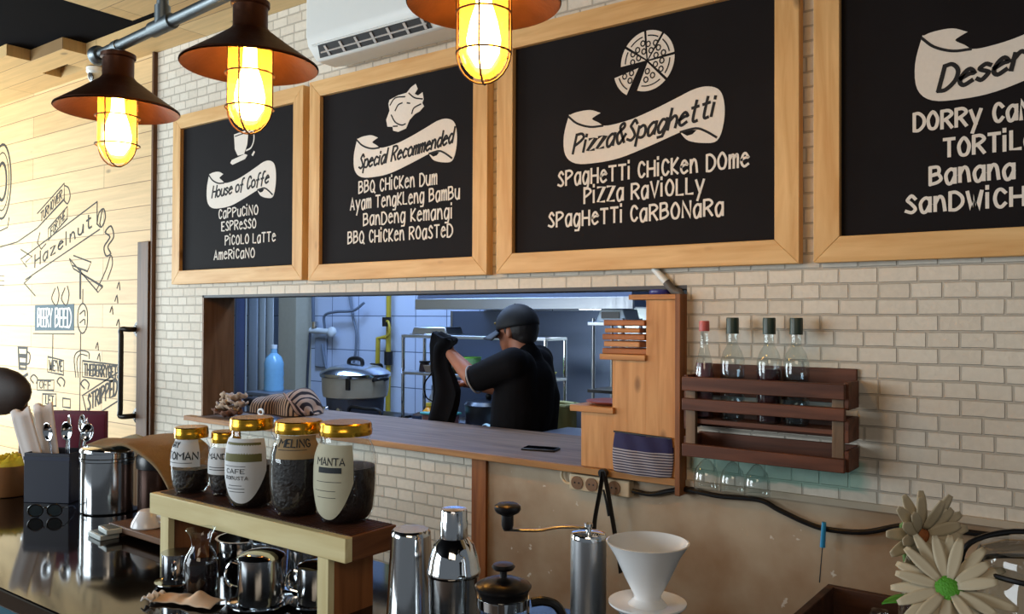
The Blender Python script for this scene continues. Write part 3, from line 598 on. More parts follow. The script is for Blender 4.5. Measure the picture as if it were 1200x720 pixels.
def air_con():
    t = thing('air_conditioner', 'white wall-mounted split air conditioner above the second menu board', 'air conditioner', (-2.26, 0, 2.62))
    # body profile in (y, z): rounded lower front
    pr = [(0, .02), (-.06, .0), (-.15, .0), (-.195, .05), (-.205, .09), (-.205, .27), (-.18, .29), (0, .29)]
    MB().prism(pr, -.36, .36, lambda u, v, h: Vector((h, u, v))).obj('body', M_WHITEP, t, bevel=.008)
    mt = plain('vent_dark', '1d1a1c', .6)
    # air outlet: dark slot on the sloped lower front
    sl = Vector((0, -.045, .05)).normalized(); nrm = Vector((0, -.743, -.669))
    def onslope(u, v, h): return Vector((u, -.15, 0)) + sl * v + nrm * h
    MB().prism([(-.325, .012), (.27, .012), (.27, .058), (-.30, .062)], .0005, .003, onslope).obj('vent_slot', mt, t, smooth=False)
    b = MB(); wm = plain('vent_white', 'b9b4b0', .5)
    b.prism([(-.30, .031), (.26, .031), (.26, .036), (-.30, .036)], .003, .008, onslope)
    for k in range(7): b.prism([(-.27 + k * .085, .014), (-.258 + k * .085, .014), (-.258 + k * .085, .056), (-.27 + k * .085, .056)], .003, .006, onslope)
    b.obj('vent_vane', wm, t, smooth=False)
    MB().prism([(-.33, .064), (.30, .060), (.30, .066), (-.33, .070)], .0005, .006, onslope).obj('front_lip', M_WHITEP, t)
air_con()
t = thing('security_camera', 'small white dome security camera on the wooden soffit behind the pipe end', 'security camera', (-4.55, -.055, 2.955))
MB().lathe([(0, 0), (.05, 0), (.05, -.022), (.044, -.03), (0, -.03)], 28).obj('base', M_WHITEP, t)
MB().ball((0, 0, -.045), .042).obj('dome', M_WHITEP, t); MB().lathe([(0, 0), (.02, 0), (.022, .008), (.0, .012)], 16, mtx=Matrix.Translation((.02, -.034, -.055)) @ Matrix.Rotation(PI / 2 + .3, 4, 'X')).obj('lens', M_BLACK, t)
# pull bar on the plank wall
t = thing('pull_bar', 'black iron pipe pull handle on the edge of the plank wall', 'door handle', (-4.205, -.005, 1.06))
z1 = .49
MB().tube(smoothpts([(.03, -.0, .02), (.03, -.055, .02), (-.01, -.075, .02), (-.01, -.075, .05)], 4) + [(-.01, -.075, z1 - .05)] + smoothpts([(-.01, -.075, z1 - .05), (-.01, -.075, z1 - .02), (.03, -.055, z1 - .02), (.03, 0, z1 - .02)], 4), .0135, 12).obj('bar', M_PIPE, t)
for z in (.02, z1 - .02):
    MB().lathe([(0, 0), (.042, 0), (.042, .006), (.022, .01), (.02, .024), (0, .024)], 24, mtx=Matrix.Translation((.03, 0, z)) @ Matrix.Rotation(PI / 2, 4, 'X')).obj('flange', M_PIPE, t)

# ================================================================== SERVING LEDGE AND WHAT STANDS ON IT
LZ = 1.118
t = thing('serving_ledge', 'long wooden serving ledge along the bottom of the kitchen opening', 'ledge', (-2.4, 0, 1.093))
MB().box(-1.214, 1.312, -.028, .56, .003, LZ - 1.093).obj('ledge_board', wood('ledge_top_x', '8d7664', '6c5749', 'X', knots=False), t, bevel=.001)
MB().box(-1.214, 1.312, -.045, -.028, .003, LZ - 1.093).obj('front_edge', M_LEDGE, t, bevel=.0015)
MB().box(-1.30, -1.214, -.042, -.001, .003, LZ - 1.093).obj('end_piece', M_LEDGE, t, bevel=.002)
# stepped pillar shelf
t = thing('stepped_shelf', 'tall stepped wooden shelf standing at the right end of the ledge', 'shelf', (-1.27, 0, LZ))
MB().box(.060, .170, -.030, -.008, .0, .540).obj('upright_board', M_SHELF, t, bevel=.0015)
MB().box(-.060, .060, -.028, -.008, .0, .352).obj('upright_board', M_SHELF, t, bevel=.0015)
MB().box(-.177, -.060, -.026, -.008, .0, .178).obj('upright_board', M_SHELF, t, bevel=.0015)
MB().box(.004, .166, -.040, .14, .540, .556).obj('shelf_board', M_SHELFX, t, bevel=.0015)
MB().box(-.10, .062, -.040, .14, .350, .368).obj('shelf_board', M_SHELFX, t, bevel=.0015)
MB().box(-.212, -.05, -.040, .14, .178, .198).obj('shelf_board', M_SHELFX, t, bevel=.0015)
MB().box(.166, .183, -.048, .165, -.05, .556).obj('side_board', M_BRN, t, bevel=.0015)
o = MB().lathe([(0, 0), (.038, 0), (.04, .004), (.04, .012), (.037, .016), (0, .016)], 32).obj('blue_tin', plain('blue_lid', '2c2f78', .35), loc=(-1.185, .03, LZ + .5565))
tag(o, 'round flat dark blue tin on the top step of the shelf', 'tin')
# stack of wooden boards on the middle step
for k, (dx, w, dy, col) in enumerate(((0, .155, 0, 0), (-.005, .135, .004, 1), (.0, .15, -.004, 0), (-.012, .12, .003, 1), (.004, .15, -.002, 0))):
    z = LZ + .3685 + k * .0225
    b = MB().box(-w / 2, w / 2, -.055, .06, 0, .018 if k != 3 else .014)
    o = b.obj('wooden_coaster', (wood('coaster_a', 'b8733f', '8b4f27', 'X', knots=False), wood('coaster_b', 'cf9258', 'a8683a', 'X', knots=False))[col], bevel=.003, loc=(-1.288 + dx, .022 + dy, z), rotz=(.05, -.08, .03, .1, -.04)[k])
    tag(o, ('bottom wooden board of the stack on the middle step', 'second wooden board from the bottom of the stack on the middle step', 'middle wooden board of the stack on the middle step', 'short light board second from the top of the stack on the middle step', 'topmost wooden board of the stack on the middle step')[k], 'wooden board', 'small wooden boards stacked on the middle step')
o = MB().lathe([(0, .0), (.05, 0), (.084, .010), (.086, .013), (.05, .006), (0, .004)], 36).obj('red_plate', plain('red_clay', 'a3503f', .5), loc=(-1.375, .05, LZ + .1985)); tag(o, 'flat reddish plate on the lowest step of the shelf', 'plate')
# pouch leaning on the shelf
t = thing('zip_pouch', 'navy zip pouch with a striped knitted lower half leaning on the stepped shelf', 'pouch', (-1.218, -.0385, LZ + .001))
def pouch(v0, v1):
    def fn(u, v):
        vv = v0 + (v1 - v0) * v; w = .098 + .006 * math.sin(vv * 3)
        x = -w + 2 * w * u; z = .118 * vv * (1 + .05 * (1 - u)) - .004 * math.sin(u * PI)
        bul = .018 * math.sin(PI * min(1, max(0, u))) ** .5 * math.sin(PI * (.12 + .88 * (1 - vv) * .8)) ** .7
        return x, z, bul + .002 + .002 * math.sin(u * 17 + vv * 5)
    b = MB()
    b.grid(26, 12, lambda u, v: (lambda q: Vector((q[0], -q[2] + q[1] * .05, q[1])))(fn(u, v)))
    b.grid(26, 12, lambda u, v: (lambda q: Vector((q[0], .004 + q[1] * .05, q[1])))(fn(u, v)))
    bmesh.ops.remove_doubles(b.b, verts=b.b.verts[:], dist=.0005); return b
pouch(0, .62).obj('knit_panel', stripes('pouch_knit', '3a3648', 'a9a1a6', 'Z', 38), t)
pouch(.62, 1).obj('navy_panel', plain('navy_fabric', '24204a', .85, noise=.2), t)
MB().tube([(-.1, .0, .123), (-.03, .0, .121), (.04, .0, .119), (.1, .0, .117)], .003, 6).obj('zipper', M_BLACK, t)
t = thing('phone', 'black mobile phone lying flat on the serving ledge', 'phone', (-1.735, .16, LZ), .25)
MB().box(-.065, .065, -.035, .035, 0, .008).obj('body', M_BLACK, t, bevel=.003); MB().box(-.06, .06, -.031, .031, .0081, .0088).obj('screen', plain('phone_screen', '0b0c10', .05, noise=0), t)
# left end of the ledge: coconut-shell pieces, pan lid, striped cloth
shm = plain('dry_leaf_pale', 'b39c86', .9, noise=.35, nscale=30, bump=.6); shd = plain('dry_leaf_dark', '6b4a3a', .9, noise=.4, nscale=30, bump=.6)
for k, (x, y, z, s_, w_, rz, rx, lab) in enumerate(((-3.455, .030, .003, .13, .050, .10, .0, 'dark dry leaf lowest and nearest at the left end of the ledge'), (-3.47, .045, .026, .12, .045, -.15, .0, 'pale dry leaf lying on the dark one at the left end of the ledge'), (-3.44, .055, .050, .11, .045, .25, -.10, 'pale curled dry leaf second from the top of the leaf pile'), (-3.46, .065, .074, .10, .04, .45, -.15, 'topmost curled dry leaf of the pile by the left jamb'))):
    sg = 1 + .15 * math.sin(k * 2.1)
    b = MB().grid(26, 12, lambda u, v: Vector((s_ * (u - .5) * 2 * .62 + .008 * math.sin(v * 9), w_ * (v - .5) * 2 * math.sin(PI * (.06 + .88 * u)) ** .6 * (1 + .15 * math.sin(u * 21 + k)), .012 + .022 * (2 * v - 1) ** 2 * sg + .008 * math.sin(u * 9 + k * 2) + .004 * math.sin(u * 31 + v * 6))))
    o = b.obj('dry_leaf', (shd, shm, shm, shm)[k], solid=.006, ang=2, loc=(x, y, LZ + z), rotz=rz); o.rotation_euler.x = rx; tag(o, lab, 'leaf', 'dry leaves piled on the ledge')
t = thing('pan_lid', 'dark blue-black pan lid with a pale ring knob on the ledge', 'pan lid', (-3.25, .070, LZ + .001)); t.scale = (.72, .72, .8)
MB().lathe([(0, .032), (.06, .028), (.12, .014), (.145, .002), (.148, 0), (.140, 0), (0, .0)], 40).obj('dome', plain('lid_enamel', '1a2236', .25), t)
MB().tube([(.026 * math.cos(a * PI / 10), 0, .046 + .017 * math.sin(a * PI / 10)) for a in range(20)], .006, 8, True).obj('ring_knob', M_WHITEP, t)
def cloth_bundle():
    t = thing('striped_cloth', 'brown and cream striped cloth bundled on the ledge', 'cloth', (-3.40, .33, LZ + .002), .10); t.scale = (.88, .9, .95)
    mt = stripes('cloth_stripes', '2a1c1a', 'b99a80', 'X', 14, thr=.42, wob=2.0)
    H = [(-.24, .004), (-.225, .045), (-.18, .078), (-.08, .088), (.02, .098), (.09, .125), (.13, .128), (.19, .085), (.235, .004)]
    def hh(x):
        for (a, p), (c, q) in zip(H, H[1:]):
            if a <= x <= c: f = (x - a) / (c - a); f = f * f * (3 - 2 * f); return p + (q - p) * f
        return H[-1][1]
    def fn(u, v):
        x = -.24 + .475 * u; a = PI * v; h = hh(min(.2349, x)); w = .004 + .116 * min(1, h / .1)
        lean = .18 * math.sin(a) * max(0, x) 
        return Vector((x - lean * .5 + .012 * math.sin(a * 2 + u * 6), -w * math.cos(a) * (1 + .12 * math.sin(9 * u)), h * math.sin(a) ** .62 * (1 + .06 * math.sin(15 * u + 4 * v)) + .002))
    MB().grid(60, 26, fn).obj('folded_cloth', mt, t, ang=2)
    MB().grid(20, 16, lambda u, v: Vector((.115 + .135 * u + .02 * math.sin(v * 4), -.128 + .05 * v - .018 * math.sin(PI * u), .006 + (.112 - .085 * u ** 1.5) * (1 - v) + .004 * math.sin(u * 11)))).obj('hanging_fold', stripes('cloth_stripes_fold', '2a1513', 'b08a78', 'DIAGONAL', 13, thr=.5, wob=1.5), t, solid=.005, ang=2)
    MB().grid(18, 12, lambda u, v: Vector((-.30 + .13 * u, -.06 + .12 * v, .012 + .045 * math.sin(PI * (.15 + .7 * u)) + .010 * math.sin(v * 7)))).obj('dark_corner', plain('dark_fabric', '1c171c', .9), t, solid=.02, ang=2)
cloth_bundle()
# conduit stub by the shelf
t = thing('conduit_stub', 'short slanted conduit with a white upper half above the stepped shelf', 'conduit', (-1.12, -.012, 1.69))
MB().tube([(-.072, 0, .066), (-.03, 0, .022)], .011, 12).obj('white_sleeve', M_WHITEP, t); MB().tube(smoothpts([(-.03, 0, .022), (-.005, 0, -.005), (.015, 0, -.012), (.022, 0, -.03)], 4), .0125, 12).obj('grey_elbow', plain('grey_conduit', '55504c', .6), t)
# strip socket, strap, cable, skewer
t = thing('power_strip', 'beige three-hole socket strip fixed under the serving ledge', 'power strip', (-1.375, .004, 1.062))
MB().box(-.115, .108, -.034, .0, -.026, .026).obj('housing', plain('ivory_plastic', 'd3c0a0', .4, noise=.03), t, bevel=.004)
for k in (-.083, -.028, .055):
    s = MB().lathe([(0, .002), (.017, .002), (.0185, .0), (.0215, .0), (.022, .004), (.0215, .004)], 24, mtx=Matrix.Translation((k, -.034, 0)) @ Matrix.Rotation(PI / 2, 4, 'X')).obj('socket', plain('socket_brown', '7d5a3a', .5), t)
    MB().lathe([(0, .0005), (.003, .0005), (.003, .003), (0, .003)], 10, mtx=Matrix.Translation((k - .008, -.0355, 0)) @ Matrix.Rotation(PI / 2, 4, 'X')).lathe([(0, .0005), (.003, .0005), (.003, .003), (0, .003)], 10, mtx=Matrix.Translation((k + .008, -.0355, 0)) @ Matrix.Rotation(PI / 2, 4, 'X')).obj('contact_hole', M_BLACK, s)
MB().tube(smoothpts([(-.112, -.015, -.012), (-.14, -.015, -.010), (-.158, -.012, .008), (-.155, -.01, .028), (-.13, -.008, .03)], 5), .005, 8).obj('lead', MATS['ivory_plastic'], t)
o = MB().tube(smoothpts([(-1.262, -.018, 1.058), (-1.20, -.014, 1.055), (-1.13, -.014, 1.075), (-1.08, -.014, 1.084), (-.98, -.014, 1.078), (-.86, -.014, 1.083), (-.80, -.014, 1.062), (-.72, -.014, 1.036), (-.66, -.014, 1.028), (-.57, -.014, 1.036), (-.47, -.014, 1.068), (-.36, -.014, 1.072), (-.24, -.016, 1.075)], 6), .0075, 10).obj('power_cable', M_BLACK)
tag(o, 'black cable running along the plaster wall from the socket strip', 'cable')
t = thing('hanging_strap', 'black strap folded over a hook at the front of the ledge', 'strap', (-1.345, -.06, 1.11))
for s, pts in ((1, [(0, 0, .006), (-.006, -.004, -.05), (-.026, -.004, -.15), (-.030, -.004, -.22)]), (2, [(.004, 0, .006), (.022, -.004, -.06), (.040, -.004, -.15), (.062, -.004, -.26), (.068, -.004, -.30)])):
    MB().tube(smoothpts(pts, 6), .013, 8, flat=.3).obj('strap_end', M_BLACKM, t)
MB().tube(smoothpts([(.006, -.006, -.05), (.018, -.008, -.09), (.026, -.008, -.13)], 4), .004, 6).obj('loose_thread', M_BLACKM, t)
MB().lathe([(0, 0), (.014, 0), (.014, .018), (0, .018)], 16, mtx=Matrix.Translation((.0, .012, .0)) @ Matrix.Rotation(PI / 2, 4, 'X')).obj('hook', M_BLACK, t)
t = thing('blue_skewer', 'thin skewer with a bright blue handle hanging from the black cable', 'skewer', (-.672, -.03, 1.05))
MB().tube([(0, 0, 0), (-.004, 0, -.068)], .007, 10, rs=[.006, .0075]).obj('handle', plain('blue_plastic', '2a8fc4', .4), t); MB().tube([(-.004, 0, -.066), (-.012, 0, -.165)], .0018, 6).obj('shaft', M_STEEL, t)

# ================================================================== BOTTLE RACK
def rack():
    t = thing('bottle_rack', 'dark wooden slatted bottle rack mounted on the brick wall', 'rack', (-.82, 0, 1.205))
    F0, F1 = -.132, -.114; x0, x1 = -.222, .228
    for z0, z1 in ((.188, .228), (.132, .166), (.0, .036)): MB().box(x0, x1, F0, F1, z0, z1).obj('front_slat', M_RACK, t, bevel=.002)
    for xa, xb in ((x0 + .004, x0 + .034), (x1 - .036, x1 - .006)): MB().box(xa, xb, F1, F1 + .016, .02, .21).obj('front_post', M_RACKZ, t, bevel=.0015)
    MB().box(x0 + .004, x1 + .0, F1 + .016, -.014, .0, .014).obj('bottom_board', M_RACK, t, bevel=.0015)
    MB().box(x0 + .004, x1 + .0, F1 + .016, -.014, .092, .106).obj('bottle_board', M_RACK, t, bevel=.0015)
    for z0, z1 in ((.0, .058), (.075, .135), (.168, .262)): MB().box(x0, x1 + .0, -.014, -.001, z0, z1).obj('back_slat', M_RACK, t, bevel=.0015)
    for z0, z1 in ((.0, .055), (.075, .135), (.16, .232)):
        for xa in (x0 - .002, x1 - .006): MB().box(xa, xa + .012, F1 + .002, -.012, z0, z1).obj('side_slat', M_RACK, t, bevel=.0015)
rack()
BZ = 1.3115
def bottle(name, x, label, prof, fill, liq, cap_mat, caph, group='bottles in the wooden rack'):
    t = thing(name, label, 'bottle', (x, -.064, BZ), group=group)
    MB().lathe(prof, 32, cap=False).obj('glass_body', M_BOTTLE, t)
    b = MB(); pr = [(0, .006)] + [(max(.001, r - .003), max(.006, z)) for r, z in prof if z < fill and r > .012]; pr.append((pr[-1][0], fill)); pr.append((0, fill)); b.lathe(pr, 28).obj('liquid', liq, t)
    zt = prof[-1][1]; rc = prof[-1][0] + .002
    c = MB().lathe([(0, zt + .004), (rc, zt + .004), (rc + .001, zt - .001), (rc + .001, zt - caph), (rc - .0015, zt - caph)], 24, cap=False).obj('cap', cap_mat, t); return t
P1 = [(0, .0), (.031, 0), (.034, .005), (.034, .155), (.033, .172), (.026, .195), (.016, .212), (.0135, .225), (.013, .275), (.0145, .278), (.0145, .288)]
P0 = [(0, .0), (.026, 0), (.028, .006), (.028, .125), (.026, .15), (.018, .18), (.012, .205), (.0105, .25), (.012, .254), (.012, .278)]
water = thin_glass('clear_liquid', (.86, .92, .96), gl=.5); green = plain('green_cap', '23352a', .4, noise=.1)
redliq = plain('cola_liquid', '3a1c1e', .12, noise=0); pinkliq = plain('pink_liquid', '6d4347', .15, noise=0)
bottle('sauce_bottle', -1.003, 'slim clear bottle with a pink cap and dull pink liquid, leftmost in the rack', P0, .16, pinkliq, plain('pink_cap', 'c05a55', .45), .026)
bottle('glass_bottle', -.917, 'green-capped clear bottle beside the slim pink-capped bottle', P1, .14, water, green, .042)
bottle('glass_bottle', -.811, 'green-capped bottle holding dark red liquid', P1, .15, redliq, green, .042)
bottle('glass_bottle', -.736, 'clear green-capped bottle, rightmost in the rack', P1, .135, water, green, .042)
def wineglass(x, lab):
    t = thing('wine_glass', lab, 'glass', (x, -.06, 1.2045), group='stemmed glasses hanging under the rack')
    MB().lathe([(.034, -.100), (.036, -.085), (.0345, -.06), (.028, -.038), (.014, -.020), (.005, -.012)], 32, cap=False).obj('bowl', M_WINE, t)
    MB().lathe([(.0345, -.1005), (.0355, -.099), (.0345, -.0975)], 32, cap=False).obj('rim', M_WINE, t)
    MB().tube([(0, 0, -.014), (0, 0, -.004)], .005, 10).obj('stem', M_WINE, t); MB().lathe([(0, -.006), (.022, -.003), (.026, -.0005), (0, -.0)], 28).obj('foot', M_WINE, t)
wineglass(-.998, 'upside-down stemmed glass under the rack, nearest the stepped shelf'); wineglass(-.918, 'upside-down stemmed glass under the rack, middle of three'); wineglass(-.846, 'upside-down stemmed glass under the rack, farthest from the stepped shelf')

# ================================================================== BAR COUNTER
CZ = 1.08
t = thing('bar_counter', 'long bar counter with a glossy black top in the foreground', 'counter', (-1.3, -1.45, 0))
cm = plain('black_granite', '120f0e', .07, noise=.5, nscale=50)
MB().box(-2.3, 2.3, -.205, .36, CZ - .035, CZ).obj('counter_top', cm, t, bevel=.004)
MB().box(-2.28, 2.28, -.185, .34, 0, CZ - .035).obj('front_panel', plain('teal_reflection', '2c6478', .18), t)  # blue-teal window reflection painted into the panel colour
# riser
def riser():
    t = thing('wooden_riser', 'pale wooden riser stand with a dark slatted top carrying the jars', 'riser', (-1.353, -1.345, CZ))
    h = .150
    MB().box(-.299, .299, -.056, -.040, h - .042, h).obj('front_rail', M_PALE, t, bevel=.0015)
    MB().box(.283, .299, -.040, .064, h - .042, h).obj('side_rail', M_BRNY, t, bevel=.001); MB().box(-.299, -.283, -.040, .064, h - .042, h).obj('side_rail', M_BRNY, t, bevel=.001)  # side rails brown: shade of the turned faces put into the colour
    MB().box(-.283, .283, .050, .064, h - .042, h).obj('back_rail', M_BRN, t)
    b = MB()
    for k in range(68): x = -.288 + k * .00855; b.box(x, x + .0062, -.0395, .062, h - .006, h + .001)
    b.box(-.283, .283, -.039, .05, h - .016, h - .008)
    b.obj('slatted_top', M_SLAT, t, smooth=False)
    MB().box(-.268, -.238, -.050, -.036, 0, h - .042).obj('leg', M_PALEZ, t, bevel=.001); MB().box(.222, .250, -.050, -.036, 0, h - .042).obj('leg', M_PALEZ, t, bevel=.001)
    MB().box(.235, .25, -.036, .055, 0, h - .042).obj('end_panel', M_BRN, t); MB().box(-.268, -.253, -.036, .055, 0, h - .042).obj('end_panel', M_BRN, t)  # end panels browner than the legs, shade painted in as well
riser()
RZ = CZ + .1512
def jar(x, y, R, H, label, fill, lab):
    """lab: (a0,a1,z0,z1,mat,shape,lines)"""
    t = thing('glass_jar', label, 'jar', (x, y, RZ), group='gold-lidded coffee jars on the riser')
    h = H - .022
    prof = [(0, .003), (R * .70, 0), (R * .80, .006), (R * .93, h * .14), (R, h * .40), (R, h * .62), (R * .97, h * .76), (R * .88, h * .87), (R * .80, h * .92), (R * .78, h * .94), (R * .78, h)]
    MB().lathe(prof, 44, cap=False).obj('glass_body', M_JAR, t)
    def rad(z):
        for (r0, z0), (r1, z1) in zip(prof[1:], prof[2:]):
            if z0 <= z <= z1: return r0 + (r1 - r0) * (z - z0) / max(1e-6, z1 - z0)
        return prof[-1][0]
    fz = h * fill
    pr = [(0, .005), (R * .70, .005)] + [(rad(q * fz / 10) - .0025, max(.006, q * fz / 10)) for q in range(1, 11)] + [(0, fz + .004)]
    MB().lathe(pr, 36).obj('coffee_beans', M_BEAN, t)
    MB().lathe([(0, H), (R * .79, H), (R * .835, H - .002), (R * .845, H - .006), (R * .845, H - .011), (R * .86, H - .0125), (R * .86, H - .016), (R * .85, H - .0225), (R * .78, H - .0225)], 44, cap=False).obj('lid', M_GOLD, t)
    # label: curved patch just outside the glass, facing angle measured towards the camera side
    a0, a1, z0, z1, mt, shape, lines = lab
    b = MB(); nu, nv = 22, 14
    def edge(u):      # lower border: straight or rounded
        if shape == 'round': return z0 + (z1 - z0) * .5 * abs(2 * u - 1) ** 2.4
        return z0
    def pt(u, v, k=.0008):
        zb = edge(u); z = zb + (z1 - zb) * v; a = a0 + (a1 - a0) * u; r = rad(z) + k
        return Vector((r * math.cos(a), r * math.sin(a), z))
    b.grid(nu, nv, pt); lo = b.obj('label', mt, t)
    if lines:
        b = MB()
        for (s, u0, u1, zz, th, w) in lines:
            mp = lambda u, v, q: (lambda a, r: Vector((r * math.cos(a), r * math.sin(a), v)))(a0 + (a1 - a0) * u, rad(v) + .0009 + q)
            if s == '-': b.grid(9, 2, lambda u, v: mp(u0 + (u1 - u0) * u, zz + th * v, .0003))
            else:
                # letters drawn in millimetre space then wrapped
                arc = (a1 - a0) * rad(zz); b2 = lambda u, v, q: mp(u / arc, v, q)
                text(b, s, u0 * arc, u1 * arc, zz, th, w, b2, 0, .0003, low=1.2, jit=0)
        b.obj('label_print', plain('label_ink', '2b3238', .8), lo, smooth=False)
d = math.radians
jar(-1.590, -1.345, .0400, .137, 'small gold-lidded jar with a white label, leftmost on the riser', .44, (d(238), d(352), .058, .113, M_PAPER, 'flat', [('GAY', .10, .42, .098, .010, .0022), ('TOMAN', .05, .95, .074, .014, .0026), ('-', .1, .8, .066, .0012, 0)]))
jar(-1.512, -1.315, .0345, .131, 'smallest gold-lidded jar with a narrow white label, second from the left on the riser', .40, (d(238), d(352), .046, .100, M_PAPER, 'flat', [('MANDE', .12, .92, .078, .010, .0020), ('-', .2, .8, .060, .0015, 0), ('-', .2, .8, .055, .0015, 0)]))
jar(-1.385, -1.345, .0490, .172, 'tall gold-lidded jar with a large white round-bottomed label with a black frame', .55, (d(236), d(357), .012, .135, M_PAPER, 'round', [('CAFE', .2, .6, .070, .008, .0012), ('ROBUSTA', .18, .66, .058, .0065, .0008), ('-', .15, .62, .083, .001, 0), ('-', .25, .55, .046, .0012, 0), ('-', .2, .6, .040, .0012, 0), ('-', .25, .6, .034, .0012, 0)]))
jar(-1.262, -1.330, .0530, .174, 'tall gold-lidded jar full of dark coffee behind a brown paper strip', .82, (d(268), d(368), .108, .150, M_KRAFT, 'flat', [('MELING', .05, .78, .130, .013, .0024), ('-', .05, .7, .124, .0012, 0)]))
jar(-1.150, -1.315, .0560, .178, 'largest gold-lidded jar with a pale oval-ended label, rightmost on the riser', .63, (d(226), d(332), .010, .142, M_LINEN, 'round', [('MANTA', .30, .85, .108, .012, .0018), ('-', .35, .8, .094, .010, 0), ('-', .3, .8, .078, .001, 0), ('-', .25, .7, .062, .001, 0), ('-', .3, .7, .050, .001, 0)]))
# green top half of the third jar's label is a printed picture
def jar3_picture():
    t = [o for o in bpy.data.objects if o.get('label', '').startswith('tall gold-lidded jar with a large')][0]
    lo = [c for c in t.children if c.name.startswith('label')][0]
    a0, a1 = d(250), d(346); R = .049
    f = lambda u, v: (lambda z, a: (lambda r: Vector((r * math.cos(a), r * math.sin(a), z)))(R * (1.0 if z < .093 else 1 - .16 * ((z - .093) / .045) ** 1.5) + .0012))(.092 + .036 * v, a0 + (a1 - a0) * u)
    MB().grid(16, 8, f).obj('label_picture', plain('olive_print', '6b6a3c', .7, noise=.3), lo)
jar3_picture()

# ------------------------------------------------------------------ things under and beside the riser
def drip_pot(x, y, r, h, rz, label, name='coffee_filter_pot', saucer=True, dome=True):
    t = thing(name, label, 'drip pot', (x, y, CZ), rz, group='small steel drip pots under the riser')
    z0 = .004
    if saucer: MB().lathe([(0, .002), (r * 1.25, .002), (r * 1.42, .006), (r * 1.42, .008), (r * 1.2, .005), (0, .005)], 40).obj('saucer', M_CHROME, t); z0 = .006
    MB().lathe([(0, z0), (r * .94, z0), (r, z0 + .006), (r, h * .86), (r * 1.05, h * .87), (r * 1.05, h * .89), (0, h * .89)], 40).obj('cup', M_STEEL, t)
    if dome:
        MB().lathe([(r * 1.04, h * .892), (r * .96, h * .93), (r * .6, h * .985), (r * .2, h), (0, h)], 40, cap=False).obj('lid', M_CHROME, t)
    MB().tube(smoothpts([(-r * .98, 0, h * .74), (-r * 1.35, 0, h * .76), (-r * 1.62, 0, h * .58), (-r * 1.5, 0, h * .36), (-r * 1.0, 0, h * .28)], 5), .0028, 8).obj('handle', M_CHROME, t)
drip_pot(-1.265, -1.410, .041, .098, .55 - .0, 'steel drip pot with domed lid and wire handle, nearest below the riser front')
drip_pot(-1.490, -1.435, .030, .070, 2.4, 'small steel drip filter cup on a saucer beside the glass carafe', 'drip_filter_cup', dome=False)
drip_pot(-1.272, -1.296, .036, .086, 3.3, 'steel drip pot in the shade under the riser behind the domed one')
drip_pot(-1.185, -1.350, .034, .080, .6, 'steel drip pot half hidden behind the right riser leg')
t = thing('saucepan', 'steel saucepan in the shade at the back under the riser', 'saucepan', (-1.475, -1.300, CZ), 2.0)
MB().lathe([(0, .002), (.046, .002), (.05, .008), (.05, .062), (.053, .064), (.053, .066), (.048, .066), (.047, .01), (0, .008)], 40).obj('pan', M_STEELR, t); MB().tube([(.049, 0, .055), (.09, 0, .06), (.15, 0, .066)], .006, 8).obj('handle', M_BLACK, t); MB().lathe([(0, 0), (.006, 0), (.006, .004), (0, .005)], 12, mtx=Matrix.Translation((-.03, -.0405, .046)) @ Matrix.Rotation(PI / 2, 4, 'X')).obj('rivet', M_CHROME, t)
t = thing('milk_strainer', 'steel strainer pan with a flat handle standing behind the domed drip pot', 'strainer', (-1.365, -1.315, CZ), 1.0)
MB().lathe([(0, .003), (.03, .003), (.033, .02), (.036, .078), (.04, .080), (.04, .082), (.033, .081), (.03, .02), (0, .012)], 36).obj('pan', M_STEEL, t); MB().box(.035, .095, -.008, .008, .078, .083).obj('handle', M_STEEL, t, bevel=.001)
t = thing('tasting_tube', 'two-wall clear glass tube standing behind the strainer pan', 'glass', (-1.40, -1.290, CZ))
MB().lathe([(0, .002), (.014, .002), (.016, .008), (.0175, .10), (.0165, .10), (.015, .01), (0, .006)], 24).obj('tube', M_JAR, t)
MB().lathe([(.018, .099), (.0185, .101), (.0165, .1015)], 24, cap=False).obj('rim', M_JAR, t)
t = thing('glass_carafe', 'small clear glass carafe with a flared lip holding dark coffee', 'carafe', (-1.415, -1.435, CZ))
cp = [(0, .003), (.028, 0), (.031, .006), (.032, .03), (.031, .058), (.026, .072), (.017, .086), (.0165, .092), (.020, .106), (.0265, .117)]
MB().lathe(cp, 36, cap=False).obj('glass_body', M_JAR, t); MB().lathe([(0, .005), (.028, .005), (.0295, .03), (.0285, .056), (0, .057)], 32).obj('coffee', plain('black_coffee', '1c0e0b', .15, noise=0), t)
MB().lathe([(.0262, .1165), (.0275, .1175), (.0268, .1185), (.0255, .1175)], 36, cap=False).obj('lip', M_JAR, t)
def tissue():
    t = thing('paper_napkin', 'crumpled orange-tinted paper napkin at the counter edge below the carafe', 'napkin', (-1.375, -1.487, CZ + .001), .42)
    fn = lambda u, v: Vector((-.062 + .125 * u, -.022 + .048 * v + .006 * math.sin(u * 5), .004 + .004 * abs(math.sin(u * 4.4 + v * 1.2)) * math.sin(PI * v) + .016 * math.exp(-((u - .68) / .14) ** 2) * math.sin(PI * v) + .0008 * math.sin(u * 23)))
    MB().grid(36, 14, fn).obj('sheet', plain('tissue', 'e2c3a4', .9), t, solid=.002, ang=2)
    MB().grid(10, 10, lambda u, v: Vector((-.078 + .022 * u, -.025 + .042 * v, .005 + .008 * math.sin(v * 9 + u * 3) ** 2))).obj('frayed_end', plain('tissue_white', 'd9d2cb', .9), t, solid=.002, ang=2)
tissue()

